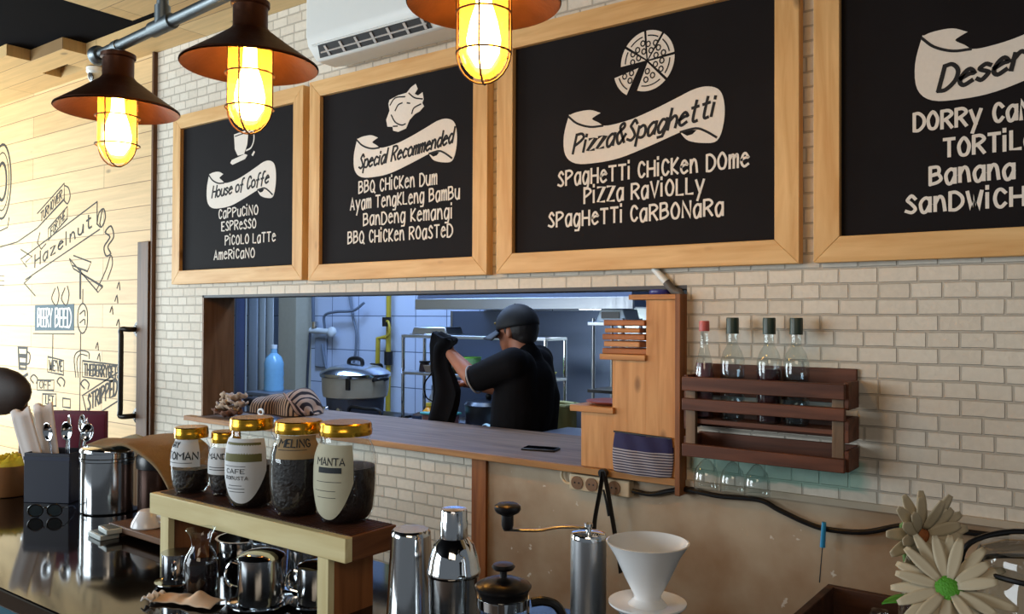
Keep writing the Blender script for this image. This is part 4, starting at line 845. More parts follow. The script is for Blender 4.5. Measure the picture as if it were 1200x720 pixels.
# ------------------------------------------------------------------ left end of the counter
t = thing('steel_canister', 'large polished steel canister with a lid and two bands on the counter', 'canister', (-2.205, -1.190, CZ))
MB().lathe([(0, .001), (.074, .001), (.0765, .004), (.0765, .135), (0, .135)], 56).obj('body', M_STEELR, t)
MB().lathe([(.0765, .135), (.0785, .137), (.0785, .144), (.0765, .146), (.0765, .158), (.0785, .160), (.0785, .165), (.076, .170), (.06, .175), (0, .177)], 56, cap=False).obj('lid', M_CHROME, t)
t = thing('dark_canister', 'steel canister with a painted-in brown reflection and a black rim behind the polished one', 'canister', (-2.055, -1.140, CZ))
MB().lathe([(0, .001), (.052, .001), (.053, .004), (.053, .128), (0, .128)], 44).obj('body', plain('brown_reflection_steel', '4a342c', .25, .7, noise=.3), t)  # brown reflection put into the steel's base colour
MB().lathe([(.053, .122), (.057, .124), (.058, .150), (.054, .158), (0, .158)], 44, cap=False).obj('rim', M_BLACK, t)
def drape():
    def fn(u, v):
        # u along from canister to beyond the dark one, v front-back
        x = -2.185 + .325 * u; y = -1.265 + .165 * v + .035 * u
        z = CZ + .183 + .014 * math.sin(u * 3.0 + .4) + .005 * math.sin(v * 6 + u * 4)
        ed = max(0, .30 - v) / .30
        z -= .016 * ed * (0.4 + .6 * math.sin(u * 7) ** 2)
        if u > .62: z -= .34 * (u - .62) ** 1.7 ; 
        return Vector((x, y, z))
    return MB().grid(40, 24, fn)
o = drape().obj('brown_cloth', plain('tan_cloth', '87704f', .95, noise=.15, nscale=60, bump=.4, bscale=200), solid=.006, ang=2); tag(o, 'tan brown cloth draped over the two canisters', 'cloth')
o = MB().grid(14, 12, lambda u, v: Vector((-2.235 + .10 * u, -1.215 + .085 * v, CZ + .1815 + .010 * math.sin(u * 3) * v + .003 * math.sin(v * 8)))).obj('grey_cloth', plain('grey_cloth', '8d9388', .95, noise=.15), solid=.004, ang=2); tag(o, 'small greenish grey cloth folded on the canister lid', 'cloth')
t = thing('cutlery_box', 'dark navy box holding spoons and paper sleeves at the left of the canister', 'box', (-2.445, -1.215, CZ), .52)
b = MB(); w, dd, hh, th = .068, .052, .138, .004
b.box(-w, w, -dd, -dd + th, 0, hh); b.box(-w, w, dd - th, dd, 0, hh); b.box(-w, -w + th, -dd + th, dd - th, 0, hh); b.box(w - th, w, -dd + th, dd - th, 0, hh); b.box(-w + th, w - th, -dd + th, dd - th, 0, th)
b.obj('walls', plain('navy_box', '131a30', .5), t, bevel=.0015)
MB().box(-w - .001, w + .001, -dd - .0015, -dd, .118, .128).obj('front_band', plain('navy_band', '1b2440', .4), t)
e = Euler((0, 0, .52)).to_matrix()
def inbox(x, y): return Vector((-2.445, -1.215, CZ)) + e @ Vector((x, y, 0))
for k, (x, y, ln, tx, ty, lab) in enumerate(((-.040, -.012, .255, -.30, .05, 'tall white paper sleeve in front, leaning left out of the navy box'), (-.024, .008, .262, -.13, .02, 'tall white paper sleeve standing highest in the navy box'), (-.044, .026, .235, -.46, .0, 'pale green-white paper sleeve leaning farthest left from the navy box'))):
    p = inbox(x, y); b = MB()
    def fn(u, v): return Vector((-.030 + .060 * u + .002 * math.sin(v * 5), .007 * math.sin(PI * u) + .002 * math.sin(u * 9), ln * v + (.006 * math.sin(u * 8) if v > .95 else 0)))
    b.grid(10, 12, fn); b.grid(10, 12, lambda u, v: fn(u, v) * 1 + Vector((0, -.010 * math.sin(PI * u) - .001, 0)))
    o = b.obj('paper_sleeve', plain('sleeve_paper_%d' % (k == 2), ('e6dcd6', 'cfdcd4')[k == 2], .85), solid=.0012, ang=2, loc=(p.x, p.y, CZ + .006)); o.rotation_euler = (ty, tx * .8, .52); tag(o, lab, 'paper sleeve', 'paper sleeves in the navy box')
def spoon(x, y, tx, ty, rz, lab, ln=.175):
    p = inbox(x, y); t = thing('spoon', lab, 'spoon', (p.x, p.y, CZ + .006), group='steel spoons in the navy box'); t.rotation_euler = (ty, tx, rz)
    MB().tube([(0, 0, 0), (0, 0, ln * .5), (0, .002, ln)], .0035, 8, flat=.5).obj('stem', M_STEEL, t)
    b = MB(); b.grid(16, 8, lambda u, v: Vector((.0175 * v * math.cos(2 * PI * u), .008 * (1 - v * v), ln + .024 + .027 * v * math.sin(2 * PI * u))), True); b.obj('bowl', M_CHROME, t, solid=.0012, ang=2)
for a in ((.012, -.02, -.16, .05, .3, 'steel spoon with a dull bowl leaning left, nearest the paper sleeves', .165), (.020, .010, -.04, -.02, -.2, 'steel spoon standing in the back of the navy box', .180), (.030, -.016, .06, .06, .5, 'steel spoon in front with a bright orange glint', .168), (.040, .012, .12, -.02, .1, 'tallest steel spoon standing in the navy box', .186), (.048, -.010, .22, .02, .7, 'steel spoon leaning farthest right towards the canister', .165), (.034, .028, .02, -.12, -.5, 'steel spoon leaning away from view in the navy box', .172)): spoon(*a)
t = thing('yellow_tub', 'brown tub filled with yellow packets at the far left of the counter', 'tub', (-2.625, -1.268, CZ))
MB().lathe([(0, .002), (.062, .002), (.064, .006), (.068, .088), (.065, .088), (.061, .008), (0, .008)], 40).obj('bowl', plain('tub_brown', '8d6038', .5), t)
b = MB(); rnd = random.Random(4)
b.grid(30, 12, lambda u, v: Vector((.062 * v * math.cos(2 * PI * u), .062 * v * math.sin(2 * PI * u), .112 - .022 * v ** 3 + .007 * math.sin(u * 19 + v * 9) * math.sin(v * 11) + .004 * math.sin(u * 43)))  , True)
b.obj('packets', plain('yellow_packets', 'd9c332', .6, noise=.25, nscale=60), t, ang=2).modifiers.new('thick', 'SOLIDIFY').thickness = .03
o = MB().box(-.085, .085, -.006, .006, 0, .238).obj('menu_card', plain('maroon_card', '5e1230', .5, noise=.1), bevel=.002, loc=(-2.51, -1.125, CZ), rotz=.55); tag(o, 'maroon menu card standing behind the paper sleeves', 'menu card')
MB().box(-.080, .080, -.0068, -.0061, .01, .228).obj('card_face', plain('maroon_face', '6d1538', .4), o)
t = thing('steel_cup', 'dull steel cup at the far left behind the yellow packets', 'cup', (-2.67, -1.165, CZ))
MB().lathe([(0, .002), (.04, .002), (.044, .02), (.047, .150), (.049, .153), (.046, .153), (.041, .02), (0, .012)], 36).obj('body', steel('dull_steel', '6b6d72', .4), t); MB().lathe([(.0485, .149), (.050, .152), (.0485, .1545), (.0455, .154)], 36, cap=False).obj('rim', M_CHROME, t)
t = thing('rounded_chair_shape', 'dark brown rounded shape built as a chair at the left edge behind the steel cup', 'chair', (-4.10, -.72, 0), .35)  # unidentified dark rounded shape, built out as a padded chair
MB().ball((0, 0, 1.26), .20, .055, .11).obj('backrest', plain('brown_leather', '2b1a10', .6, noise=.2), t); MB().ball((0, -.18, .80), .21, .21, .04).obj('seat', MATS['brown_leather'], t)
for x in (-.13, .13): MB().tube([(x, .03, 1.22), (x, .02, .80), (x, -.02, 0)], .016, 10).obj('rear_leg', M_POST, t); MB().tube([(x, -.32, .79), (x * 1.1, -.36, 0)], .016, 10).obj('front_leg', M_POST, t)
# sunglasses
t = thing('sunglasses', 'dark sunglasses lying on the counter in front of the navy box', 'sunglasses', (-2.250, -1.340, CZ), .75); t.scale = (.68, .68, .68)
for s in (-1, 1):
    MB().tube([(s * .034 + .027 * math.cos(a * PI / 10), 0, .026 + .023 * math.sin(a * PI / 10)) for a in range(20)], .0026, 6, True).obj('rim', M_BLACK, t)
    MB().lathe([(0, .0008), (.0245, .0), (.0245, -.0008), (0, -.0)], 28, sy=.88, mtx=Matrix.Translation((s * .034, 0, .026)) @ Matrix.Rotation(PI / 2, 4, 'X')).obj('lens', plain('dark_lens', '2c363b', .06, noise=0), t)
    MB().tube(smoothpts([(s * .061, 0, .034), (s * .066, .02, .034), (s * .064, .09, .022), (s * .062, .125, .004)], 4), .0024, 6).obj('temple', M_BLACK, t)
MB().tube(smoothpts([(-.008, 0, .032), (0, 0, .038), (.008, 0, .032)], 4), .0025, 6).obj('bridge', M_BLACK, t)
# board, cup on it, white boxes
o = MB().box(-.142, .142, -.055, .055, 0, .016).obj('serving_board', wood('worn_board', '7a5a42', '523828', 'X', knots=False), bevel=.003, loc=(-1.815, -1.275, CZ + .012), rotz=-.02)
tag(o, 'worn brown wooden board under the small white dripper', 'wooden board')
for x in (-.12, .10): MB().box(x, x + .02, -.045, .045, -.0118, 0).obj('batten', MATS['worn_board'], o)
t = thing('white_dripper', 'small white ceramic dripper upside down on the worn board', 'dripper', (-1.850, -1.290, CZ + .0285), .3)
MB().lathe([(.036, 0), (.0375, .002), (.035, .012), (.022, .034), (.018, .038), (.0, .038)], 36, cap=False).obj('cone', M_CERAM, t); MB().tube(smoothpts([(.033, 0, .012), (.048, 0, .014), (.052, 0, .020), (.04, 0, .026), (.026, 0, .026)], 4), .004, 8).obj('handle', M_CERAM, t)
for k, (x, y, z, w, rz, lab) in enumerate(((-1.945, -1.345, 0, .036, -.1, 'lower pale packet beside the worn board'), (-1.925, -1.335, .0135, .030, -.18, 'upper pale packet stacked beside the worn board'))):
    o = MB().box(-w, w, -.022, .022, 0, .012).obj('pale_packet', plain('pale_packet', 'b9c2bf', .4), bevel=.002, loc=(x, y, CZ + z), rotz=rz); tag(o, lab, 'packet', 'pale packets by the board')
    MB().box(-w + .006, w - .006, -.016, .016, .012, .0126).obj('packet_label', plain('packet_label', '4d5a5d', .5), o)

# ------------------------------------------------------------------ coffee gear at the right of the riser
t = thing('shaker_tin', 'tall plain steel shaker tin next to the riser', 'shaker', (-.958, -1.345, CZ))
MB().lathe([(.040, .0), (.0415, .002), (.0405, .01), (.033, .160), (.0325, .166), (.029, .1705), (.0, .1705)], 56, cap=False).obj('body', M_STEELR, t)
MB().lathe([(.0408, .0), (.0425, .0015), (.0418, .004), (.0405, .004)], 56, cap=False).obj('rolled_rim', M_CHROME, t)
t = thing('cocktail_shaker', 'three-piece steel cocktail shaker with a cap between tin and coffee press', 'shaker', (-.842, -1.372, CZ))
MB().lathe([(0, .0), (.033, .0), (.036, .004), (.0395, .128), (.0, .128)], 56).obj('cup', M_STEELR, t)
MB().lathe([(.0405, .124), (.0415, .126), (.0415, .131), (.040, .134), (.0375, .150), (.031, .170), (.024, .178), (.0215, .181), (.0, .181)], 56, cap=False).obj('strainer_top', M_CHROME, t)
MB().lathe([(.0215, .180), (.0215, .205), (.0205, .2075), (.0205, .222), (.019, .2245), (0, .225)], 40, cap=False).obj('cap', M_STEELR, t)
t = thing('french_press', 'glass coffee press with a black lid and handle', 'french press', (-.706, -1.425, CZ - .0))
MB().lathe([(0, .004), (.034, .002), (.0345, .008), (.0345, .138), (.036, .143)], 44, cap=False).obj('beaker', M_JAR, t)
MB().lathe([(.0348, .118), (.0362, .118), (.0362, .131), (.0348, .131)], 44, cap=False).obj('clamp_band', M_CHROME, t)
for k in range(4):
    a = k * PI / 2 + .35; MB().box(-.004, .004, .035, .037, 0, .13, Matrix.Rotation(a, 4, 'Z')).obj('frame_strut', M_CHROME, t)
MB().lathe([(.034, .130), (.036, .140), (.039, .143), (.0395, .146), (.037, .149), (.022, .155), (.008, .158), (0, .158)], 44, cap=False).obj('lid', M_BLACK, t)
MB().lathe([(.005, .156), (.005, .166), (.014, .169), (.0165, .1725), (.014, .176), (0, .177)], 28, cap=False).obj('knob', M_BLACK, t)
MB().tube([(0, 0, .03), (0, 0, .158)], .002, 8).obj('plunger_rod', M_CHROME, t); MB().lathe([(0, .028), (.033, .028), (.033, .033), (0, .033)], 36).obj('plunger_disc', M_CHROME, t)
MB().tube(smoothpts([(.030, .025, .122), (.045, .036, .124), (.060, .047, .116), (.068, .053, .09), (.066, .052, .05), (.040, .033, .03)], 6), .0065, 10).obj('handle', M_BLACK, t)
t = thing('hand_grinder', 'slim brushed steel hand coffee grinder with a crank', 'grinder', (-.600, -1.372, CZ))
MB().lathe([(0, 0), (.0235, 0), (.0245, .003), (.0245, .218), (.0, .218)], 48).obj('body', M_BRUSH, t); MB().lathe([(.0245, .218), (.0245, .222), (.023, .225), (.010, .227), (0, .227)], 48, cap=False).obj('top_cap', M_CHROME, t)
MB().lathe([(.004, .226), (.004, .233), (.006, .234), (.006, .238), (0, .24)], 20, cap=False).obj('axle_nut', M_CHROME, t)
ck = Vector((-.130, -.075, 0)).normalized()
pts = smoothpts([(0, 0, .2325), tuple(ck * .04 + Vector((0, 0, .232))), tuple(ck * .07 + Vector((0, 0, .2265))), tuple(ck * .116 + Vector((0, 0, .226)))], 4)
MB().tube(pts, .006, 8, flat=.35).obj('crank_arm', M_BRUSH, t)
kp = ck * .112; MB().lathe([(.0065, .226), (.0075, .229), (.0085, .232), (.0085, .246), (.016, .250), (.0185, .254), (.0185, .259), (.015, .2615), (0, .262)], 32, c=(kp.x, kp.y, 0)).obj('crank_knob', M_BLACK, t)
t = thing('pour_over_dripper', 'white ceramic pour-over dripper with a wide round base plate', 'dripper', (-.480, -1.430, CZ))
bz = .166
MB().lathe([(.0, bz - .004), (.030, bz - .006), (.0445, bz + .001), (.0475, bz + .004), (.0475, bz + .006), (.044, bz + .006), (.024, bz + .003), (.0165, bz + .010), (.0165, bz + .014), (.028, bz + .036), (.0405, bz + .063), (.049, bz + .076), (.051, bz + .079), (.049, bz + .0795), (.039, bz + .061), (.014, bz + .018), (.0, bz + .016)], 64).obj('dripper_cone', M_CERAM, t)
MB().tube(smoothpts([(-.035, .02, bz + .060), (-.050, .036, bz + .058), (-.052, .040, bz + .040), (-.040, .034, bz + .020), (-.022, .018, bz + .026)], 5), .0045, 10).obj('handle', M_CERAM, t)
t = thing('glass_server', 'clear glass coffee server under the white pour-over dripper', 'coffee server', (-.480, -1.430, CZ))
MB().lathe([(0, .003), (.046, .001), (.050, .008), (.051, .055), (.045, .115), (.033, .150), (.033, .1595)], 48, cap=False).obj('glass_body', M_JAR, t); MB().lathe([(.0325, .150), (.035, .1505), (.035, .159), (.0325, .1595)], 40, cap=False).obj('collar', M_CHROME, t)
MB().tube(smoothpts([(-.030, .03, .145), (-.055, .05, .140), (-.060, .054, .07), (-.036, .034, .035)], 5), .006, 10).obj('handle', M_BLACK, t)

# ------------------------------------------------------------------ right foreground: flowers, vase, lidded jar
t = thing('flower_vase', 'narrow clear glass vase with leaves at the right end of the counter', 'vase', (-.175, -1.345, CZ))
MB().lathe([(0, .004), (.034, .001), (.037, .008), (.036, .20), (.032, .235), (.026, .25), (.026, .268), (.028, .27)], 40, cap=False).obj('glass_body', M_JAR, t); MB().lathe([(.026, .2665), (.0285, .2695), (.027, .272), (.0255, .2695)], 40, cap=False).obj('rim', M_JAR, t)
lf = plain('leaf_green', '3f8a1f', .5, noise=.25); stg = plain('stem_green', '5d7a3a', .6)
def leaf(b, base, dirv, ln, w, droop):
    dirv = Vector(dirv).normalized(); side = dirv.cross(Vector((0, 0, 1))).normalized()
    b.grid(5, 12, lambda u, v: Vector(base) + dirv * ln * v + side * (u - .5) * 2 * w * math.sin(PI * min(1, .06 + .94 * v)) ** .8 + Vector((0, 0, -droop * v * v + .25 * w * abs(u - .5))))
def daisy(loc, nrm, R, label, petal_mat, centre_mat, np_, basez, cup, pw=.10):
    t = thing('daisy', label, 'flower', loc, group='white daisies in the vase'); nrm = Vector(nrm).normalized(); q = nrm.to_track_quat('Z', 'X').to_matrix().to_4x4()
    rnd = random.Random(int(R * 1e5) + np_)
    for lay in range(2):
        for k in range(np_):
            a = 2 * PI * (k + .5 * lay) / np_ + rnd.uniform(-.08, .08); ln = R * rnd.uniform(.84, 1.04) * (1 if lay == 0 else .86); tilt = rnd.uniform(-.10, .22) + cup + lay * .14; w = R * pw
            b = MB(); ca, sa = math.cos(a), math.sin(a)
            def fn(u, v):
                r = R * .16 + ln * .86 * v; z = math.sin(tilt) * r * 1.0 - .10 * R * v * v + .002 * lay; s = (u - .5) * 2 * w * (math.sin(PI * (.10 + .82 * v)) ** .6)
                rr = r * math.cos(tilt); return q @ Vector((rr * ca - s * sa, rr * sa + s * ca, z + .12 * abs(u - .5) * w))
            b.grid(5, 9, fn); b.obj('petal', petal_mat, t, solid=.0008, ang=2)
    MB().ball((0, 0, 0), R * .25, R * .25, R * .13, mtx=(q @ Matrix.Translation((0, 0, .004))).to_3x3()).obj('centre', centre_mat, t)
    e = Vector(basez) - Vector(loc); back = -nrm * R * .5
    MB().tube(smoothpts([tuple(-nrm * .004), tuple(back), tuple(e * .55 + back * .4), tuple(e)], 6), .0028, 8).obj('stem', stg, t)
    b = MB()
    for k in range(7):
        a = 2 * PI * k / 7; b.grid(4, 6, lambda u, v: q @ Vector(((R * .06 + R * .30 * v) * math.cos(a) - (u - .5) * R * .16 * (1 - .7 * v) * math.sin(a), (R * .06 + R * .30 * v) * math.sin(a) + (u - .5) * R * .16 * (1 - .7 * v) * math.cos(a), -R * .10 + R * .05 * v)))
    b.obj('sepals', plain('sepal_green', '8fa36a', .6), t, solid=.001, ang=2)
pet = plain('petal_white', 'b5a98f', .65, noise=.06); 
daisy((-.152, -1.405, 1.325), (.12, -.86, .55), .060, 'white daisy with a bright green centre facing front', pet, plain('daisy_green', '4f9a24', .6, noise=.2, nscale=200, bump=.6, bscale=500), 11, (-.178, -1.345, CZ + .06), .05)
daisy((-.190, -1.345, 1.362), (.74, -.60, .12), .056, 'white daisy with an orange-brown centre seen from its side', pet, plain('daisy_orange', '9a5a2c', .7, noise=.3, nscale=200, bump=.6, bscale=500), 13, (-.172, -1.345, CZ + .05), .34, .125)
b = MB(); leaf(b, (-.18, -1.355, CZ + .215), (-.75, -.55, .12), .05, .012, .012); leaf(b, (-.17, -1.36, CZ + .20), (.2, -.9, .05), .07, .02, .03); leaf(b, (-.16, -1.35, CZ + .20), (.7, -.6, .25), .09, .02, .03); leaf(b, (-.168, -1.352, CZ + .19), (-.2, -.7, .7), .08, .016, .02)
vz = [o for o in bpy.data.objects if o.name.startswith('flower_vase')][0]
for v in b.b.verts: v.co -= vz.location
b.obj('leaves', lf, vz, solid=.001, ang=2)
t = thing('lidded_jar', 'large clear jar with a dark clip lid at the right edge of the counter', 'jar', (-.078, -1.345, CZ))
MB().lathe([(0, .004), (.050, .001), (.055, .008), (.055, .245), (.050, .262), (.050, .27)], 44, cap=False).obj('glass_body', M_JAR, t)
MB().lathe([(.051, .262), (.055, .264), (.056, .276), (.052, .284), (.03, .292), (0, .294)], 44, cap=False).obj('lid', thin_glass('smoke_lid', (.75, .76, .76)), t)
MB().tube([(.0565 * math.cos(a * PI / 16), .0565 * math.sin(a * PI / 16), .262) for a in range(32)], .0028, 8, True).obj('seal_ring', M_BLACK, t)
MB().tube(smoothpts([(-.055, -.02, .235), (-.066, -.03, .262), (-.058, -.028, .288), (-.02, -.01, .302), (.03, .0, .300)], 5), .0028, 8).obj('clip_wire', M_BLACK, t)
MB().grid(12, 6, lambda u, v: (lambda a: Vector((.0556 * math.cos(a), .0556 * math.sin(a), .165 + .06 * v)))(d(215) + d(38) * u)).obj('sticker', plain('sticker_white', 'dfe6ea', .3), t)
MB().lathe([(0, .006), (.0515, .006), (.052, .05), (.05, .07), (0, .08)], 40).obj('contents', plain('yellow_brown_contents', '6b5a26', .7, noise=.5, nscale=80, bump=.8), t)
# back bench with the dark crate
t = thing('back_bench', 'low dark work bench against the plaster wall at right', 'bench', (.2, -.28, 0))
MB().box(-.80, 1.3, -.30, .285, .74, .77).obj('bench_top', plain('bench_dark', '2b211c', .5), t, bevel=.003)
for x in (-.76, 1.25):
    for y in (-.27, .25): MB().box(x - .02, x + .02, y - .02, y + .02, 0, .74).obj('leg', M_RACKZ, t)
t = thing('dark_crate', 'open dark wooden crate on the low bench in front of the plaster wall', 'crate', (-.46, -.19, .77))
cw = wood('crate_wood', '55392c', '38241b', 'X', knots=False)
for a in ((-.20, .20, .135, .155, 0, .118), (-.20, .20, -.155, -.135, 0, .118), (-.20, -.18, -.135, .135, 0, .118), (.18, .20, -.135, .135, 0, .118)): MB().box(*a).obj('side', cw, t, bevel=.002)
MB().box(-.18, .18, -.135, .135, 0, .012).obj('bottom', cw, t)
t = thing('glass_stopper', 'small clear glass knob standing inside the dark crate', 'glass', (-.50, -.165, .7825))
MB().lathe([(0, 0), (.018, .0), (.018, .04), (.008, .055), (.008, .065), (.022, .078), (.026, .092), (.020, .104), (0, .108)], 28).obj('stopper', M_JAR, t); MB().lathe([(.0182, .004), (.0195, .004), (.0195, .012), (.0182, .012)], 28, cap=False).obj('ring', M_CHROME, t)

# ================================================================== KITCHEN
ks = M_BRUSH; kst = plain('kitchen_steel', '76829a', .42, .88, noise=.06, nscale=4)
def cyl(b, x, y, z0, z1, r, seg=14): return b.tube([(x, y, z0), (x, y, z1)], r, seg)
# extractor hood and splashback
t = thing('extractor_hood', 'long stainless extractor hood above the cooking line', 'extractor hood', (-2.85, 1.95, 1.66))
MB().prism([(-.42, 0), (-.42, .07), (-.16, .62), (.24, .62), (.24, 0)], -.78, .75, lambda u, v, h: Vector((h, u, v))).obj('canopy', kst, t, bevel=.004)
MB().box(-.79, .76, -.43, -.41, -.012, .055).obj('front_lip', M_BRUSH, t, bevel=.003)
MB().box(.30, .50, -.22, -.08, -.012, .0).obj('lamp_lens', emit('hood_lamp', (.75, .88, 1.0), 14), t)
area('hood_lamp_light', (-2.45, 1.80, 1.635), (-2.45, 2.1, 1.0), .2, .12, 3.2, (.70, .85, 1.0))
t = thing('splashback', 'dull stainless splashback panel fixed to the tiled wall', 'panel', (-3.22, 2.195, .9))
MB().box(-.69, .69, -.012, 0, 0, .745).obj('sheet', kst, t); MB().box(-.69, -.67, -.018, -.012, 0, .745).obj('edge_trim', M_BRUSH, t)
t = thing('cooking_range', 'dark stainless cooking range under the hood', 'stove', (-3.0, 1.9, 0))
# prep table with two overshelves
t.name = 'cooking_range'
MB().box(-.25, .80, -.02, .27, 0, .88).obj('body', kst, t, bevel=.004); MB().box(-.22, .77, .0, .25, .88, .905).obj('grate', M_PIPE, t, bevel=.003)
for k in range(4): MB().lathe([(0, 0), (.022, 0), (.02, .02), (0, .022)], 16, mtx=Matrix.Translation((-.12 + k * .25, -.02, .80)) @ Matrix.Rotation(PI / 2, 4, 'X')).obj('knob', M_BLACK, t)
t = thing('prep_table', 'stainless prep table with two overshelves in the kitchen', 'table', (-3.18, 1.62, 0))
MB().box(-.68, .68, -.20, .18, .885, .92).obj('table_top', kst, t, bevel=.004)
for x in (-.64, .64):
    for y in (-.16, .14): cyl(MB(), x, y, 0, .885, .018).obj('leg', M_BRUSH, t)
MB().box(-.56, .555, -.12, .10, 1.470, 1.490).obj('shelf', M_BRUSH, t, bevel=.003); MB().box(-.56, .555, -.12, .10, 1.238, 1.256).obj('shelf', M_BRUSH, t, bevel=.003)
for x in (-.55, .545):
    for y in (-.11, .09): cyl(MB(), x, y, .92, 1.475, .011).obj('post', M_CHROME, t)
MB().box(-.64, .64, -.15, .13, .28, .30).obj('under_shelf', M_BRUSH, t)
# things on the table and its shelves
t = thing('steel_tray', 'shallow steel tray upside down on the top overshelf', 'tray', (-3.52, 1.60, 1.4905))
MB().prism([(-.15, 0), (-.13, .05), (.13, .05), (.15, 0)], -.08, .08, lambda u, v, h: Vector((u, h, v))).obj('pan', M_BRUSH, t, bevel=.008); MB().box(-.158, .158, -.088, .088, 0, .006).obj('rim', M_CHROME, t, bevel=.002)
t = thing('green_colander', 'bright green plastic colander on the middle overshelf', 'colander', (-2.93, 1.60, 1.2565))
MB().lathe([(0, .004), (.09, .0), (.12, .02), (.155, .085), (.165, .088), (.165, .094), (.15, .092), (.115, .025), (0, .012)], 36).obj('bowl', plain('lime_plastic', '77c622', .4), t)
for s in (-1, 1): MB().tube(smoothpts([(s * .16, -.03, .09), (s * .19, -.02, .092), (s * .19, .02, .092), (s * .16, .03, .09)], 4), .006, 8).obj('handle', MATS['lime_plastic'], t)
t = thing('green_bowl', 'pale green bowl behind the held apron on the middle overshelf', 'bowl', (-3.26, 1.58, 1.2565)); MB().lathe([(0, .002), (.05, 0), (.085, .07), (.088, .10), (.084, .10), (.05, .01), (0, .01)], 32).obj('bowl', plain('pale_green', '9bcf9a', .4), t); MB().lathe([(.0865, .097), (.091, .10), (.0865, .103), (.083, .10)], 32, cap=False).obj('rim', MATS['lime_plastic'], t)
t = thing('dark_jar', 'small dark jar at the left end of the middle overshelf', 'jar', (-3.60, 1.57, 1.2565)); MB().lathe([(0, 0), (.034, 0), (.036, .01), (.03, .05), (.024, .055), (0, .055)], 24).obj('body', plain('dark_glaze', '2a1718', .3), t); MB().lathe([(.025, .052), (.034, .056), (.034, .068), (0, .07)], 24, cap=False).obj('lid', M_BLACK, t)
t = thing('brown_tray', 'brown packet tray on the middle overshelf beside the dark jar', 'tray', (-3.44, 1.58, 1.2565)); MB().prism([(-.10, 0), (-.12, .045), (.12, .045), (.10, 0)], -.07, .07, lambda u, v, h: Vector((u, h, v))).obj('base', plain('brown_card', '6c5a46', .7), t, bevel=.004); MB().ball((0, 0, .046), .09, .055, .022).obj('contents', plain('brown_packets', '8b7a60', .8, noise=.4), t)
t = thing('yellow_dish', 'small yellow-green dish at the right end of the middle overshelf', 'dish', (-2.665, 1.57, 1.2565)); MB().lathe([(0, .002), (.03, 0), (.055, .03), (.057, .036), (.052, .034), (0, .01)], 28).obj('dish', plain('yellow_green', 'b9bb62', .45), t); MB().ball((0, 0, .028), .042, .042, .016).obj('contents', plain('lemon', 'd6d07a', .6), t)
def kbottle(x, y, h, r, col, capc, lab, nm='sauce_bottle'):
    t = thing(nm, lab, 'bottle', (x, y, .9205), group='sauce bottles on the prep table')
    MB().lathe([(0, 0), (r, 0), (r, h * .58), (r * .9, h * .68), (r * .42, h * .8), (r * .38, h * .92)], 24, cap=False).obj('body', plain('sauce_' + col, col, .25), t)
    MB().lathe([(r * .45, h * .88), (r * .45, h), (0, h)], 20, cap=False).obj('cap', plain('cap_' + capc, capc, .4), t)
    MB().lathe([(r * 1.01, h * .18), (r * 1.01, h * .48)], 24, cap=False).obj('label', plain('lab_' + col, 'c8c4b4' if capc != '1c1c1c' else '8c2418', .6), t)
kbottle(-3.47, 1.585, .30, .036, '8a1713', 'b52a1e', 'tall red sauce bottle on the prep table beside the held apron')
kbottle(-3.55, 1.60, .25, .034, 'b9c3cf', '7d8fb0', 'pale clear bottle on the prep table left of the red one')
kbottle(-3.50, 1.50, .15, .040, 'd8901f', 'd9b23a', 'short orange-yellow sauce bottle in front of the red one')
t = thing('food_tub', 'clear tub of reddish food on the front of the prep table', 'tub', (-3.40, 1.50, .9205))
MB().prism([(-.085, 0), (-.10, .085), (.10, .085), (.085, 0)], -.065, .065, lambda u, v, h: Vector((u, h, v))).obj('tub', plain('pink_tub', '9a6f6a', .3), t, bevel=.008); MB().box(-.108, .108, -.075, .075, .085, .10).obj('lid', plain('teal_lid', '5fb3ae', .4), t, bevel=.005)
t = thing('black_pot', 'dark round pot behind the apron on the prep table', 'pot', (-3.13, 1.63, .9205)); MB().lathe([(0, 0), (.12, 0), (.14, .03), (.145, .15), (.15, .155), (0, .155)], 36).obj('body', plain('pot_black', '17181c', .35), t); MB().lathe([(.148, .155), (.13, .175), (.05, .19), (0, .192)], 36, cap=False).obj('lid', plain('pot_lid', '25282e', .25), t); MB().ball((0, 0, .205), .02).obj('knob', M_BLACK, t)
t = thing('white_packet', 'white paper-wrapped packet in a tray on the prep table in front of the cook', 'packet', (-2.90, 1.482, .9205))
MB().box(-.12, .12, -.055, .055, 0, .045).obj('tray', plain('white_tray', 'd7dee4', .5), t, bevel=.006)
MB().grid(16, 10, lambda u, v: Vector((-.12 + .24 * u, -.06 + .12 * v, .05 + .035 * math.sin(PI * u) * math.sin(PI * v) + .012 * math.sin(u * 14 + v * 5)))).obj('wrap', plain('wrap_paper', 'b7cfd2', .6), t, solid=.004, ang=2)
t = thing('dark_bowl', 'small dark bowl at the back left of the prep table', 'bowl', (-3.62, 1.585, .9205)); MB().lathe([(0, .0), (.05, 0), (.085, .06), (.088, .062), (.08, .06), (0, .012)], 28).obj('bowl', plain('bowl_dark', '232226', .35), t); MB().ball((0, 0, .05), .07, .07, .03).obj('contents', plain('brown_food', '4d3a2e', .8, noise=.4), t)
t = thing('khaki_bag', 'khaki green bin bag standing to the right of the cook', 'bag', (-2.42, 1.28, 0))
MB().grid(28, 14, lambda u, v: Vector(((.135 - .02 * v + .008 * math.sin(u * 40)) * math.cos(2 * PI * u), (.10 + .006 * math.sin(u * 31)) * math.sin(2 * PI * u), 1.15 * v + .015 * math.sin(u * 19) * v)), True).obj('bag', plain('khaki', '8c8a58', .8), t, ang=2)
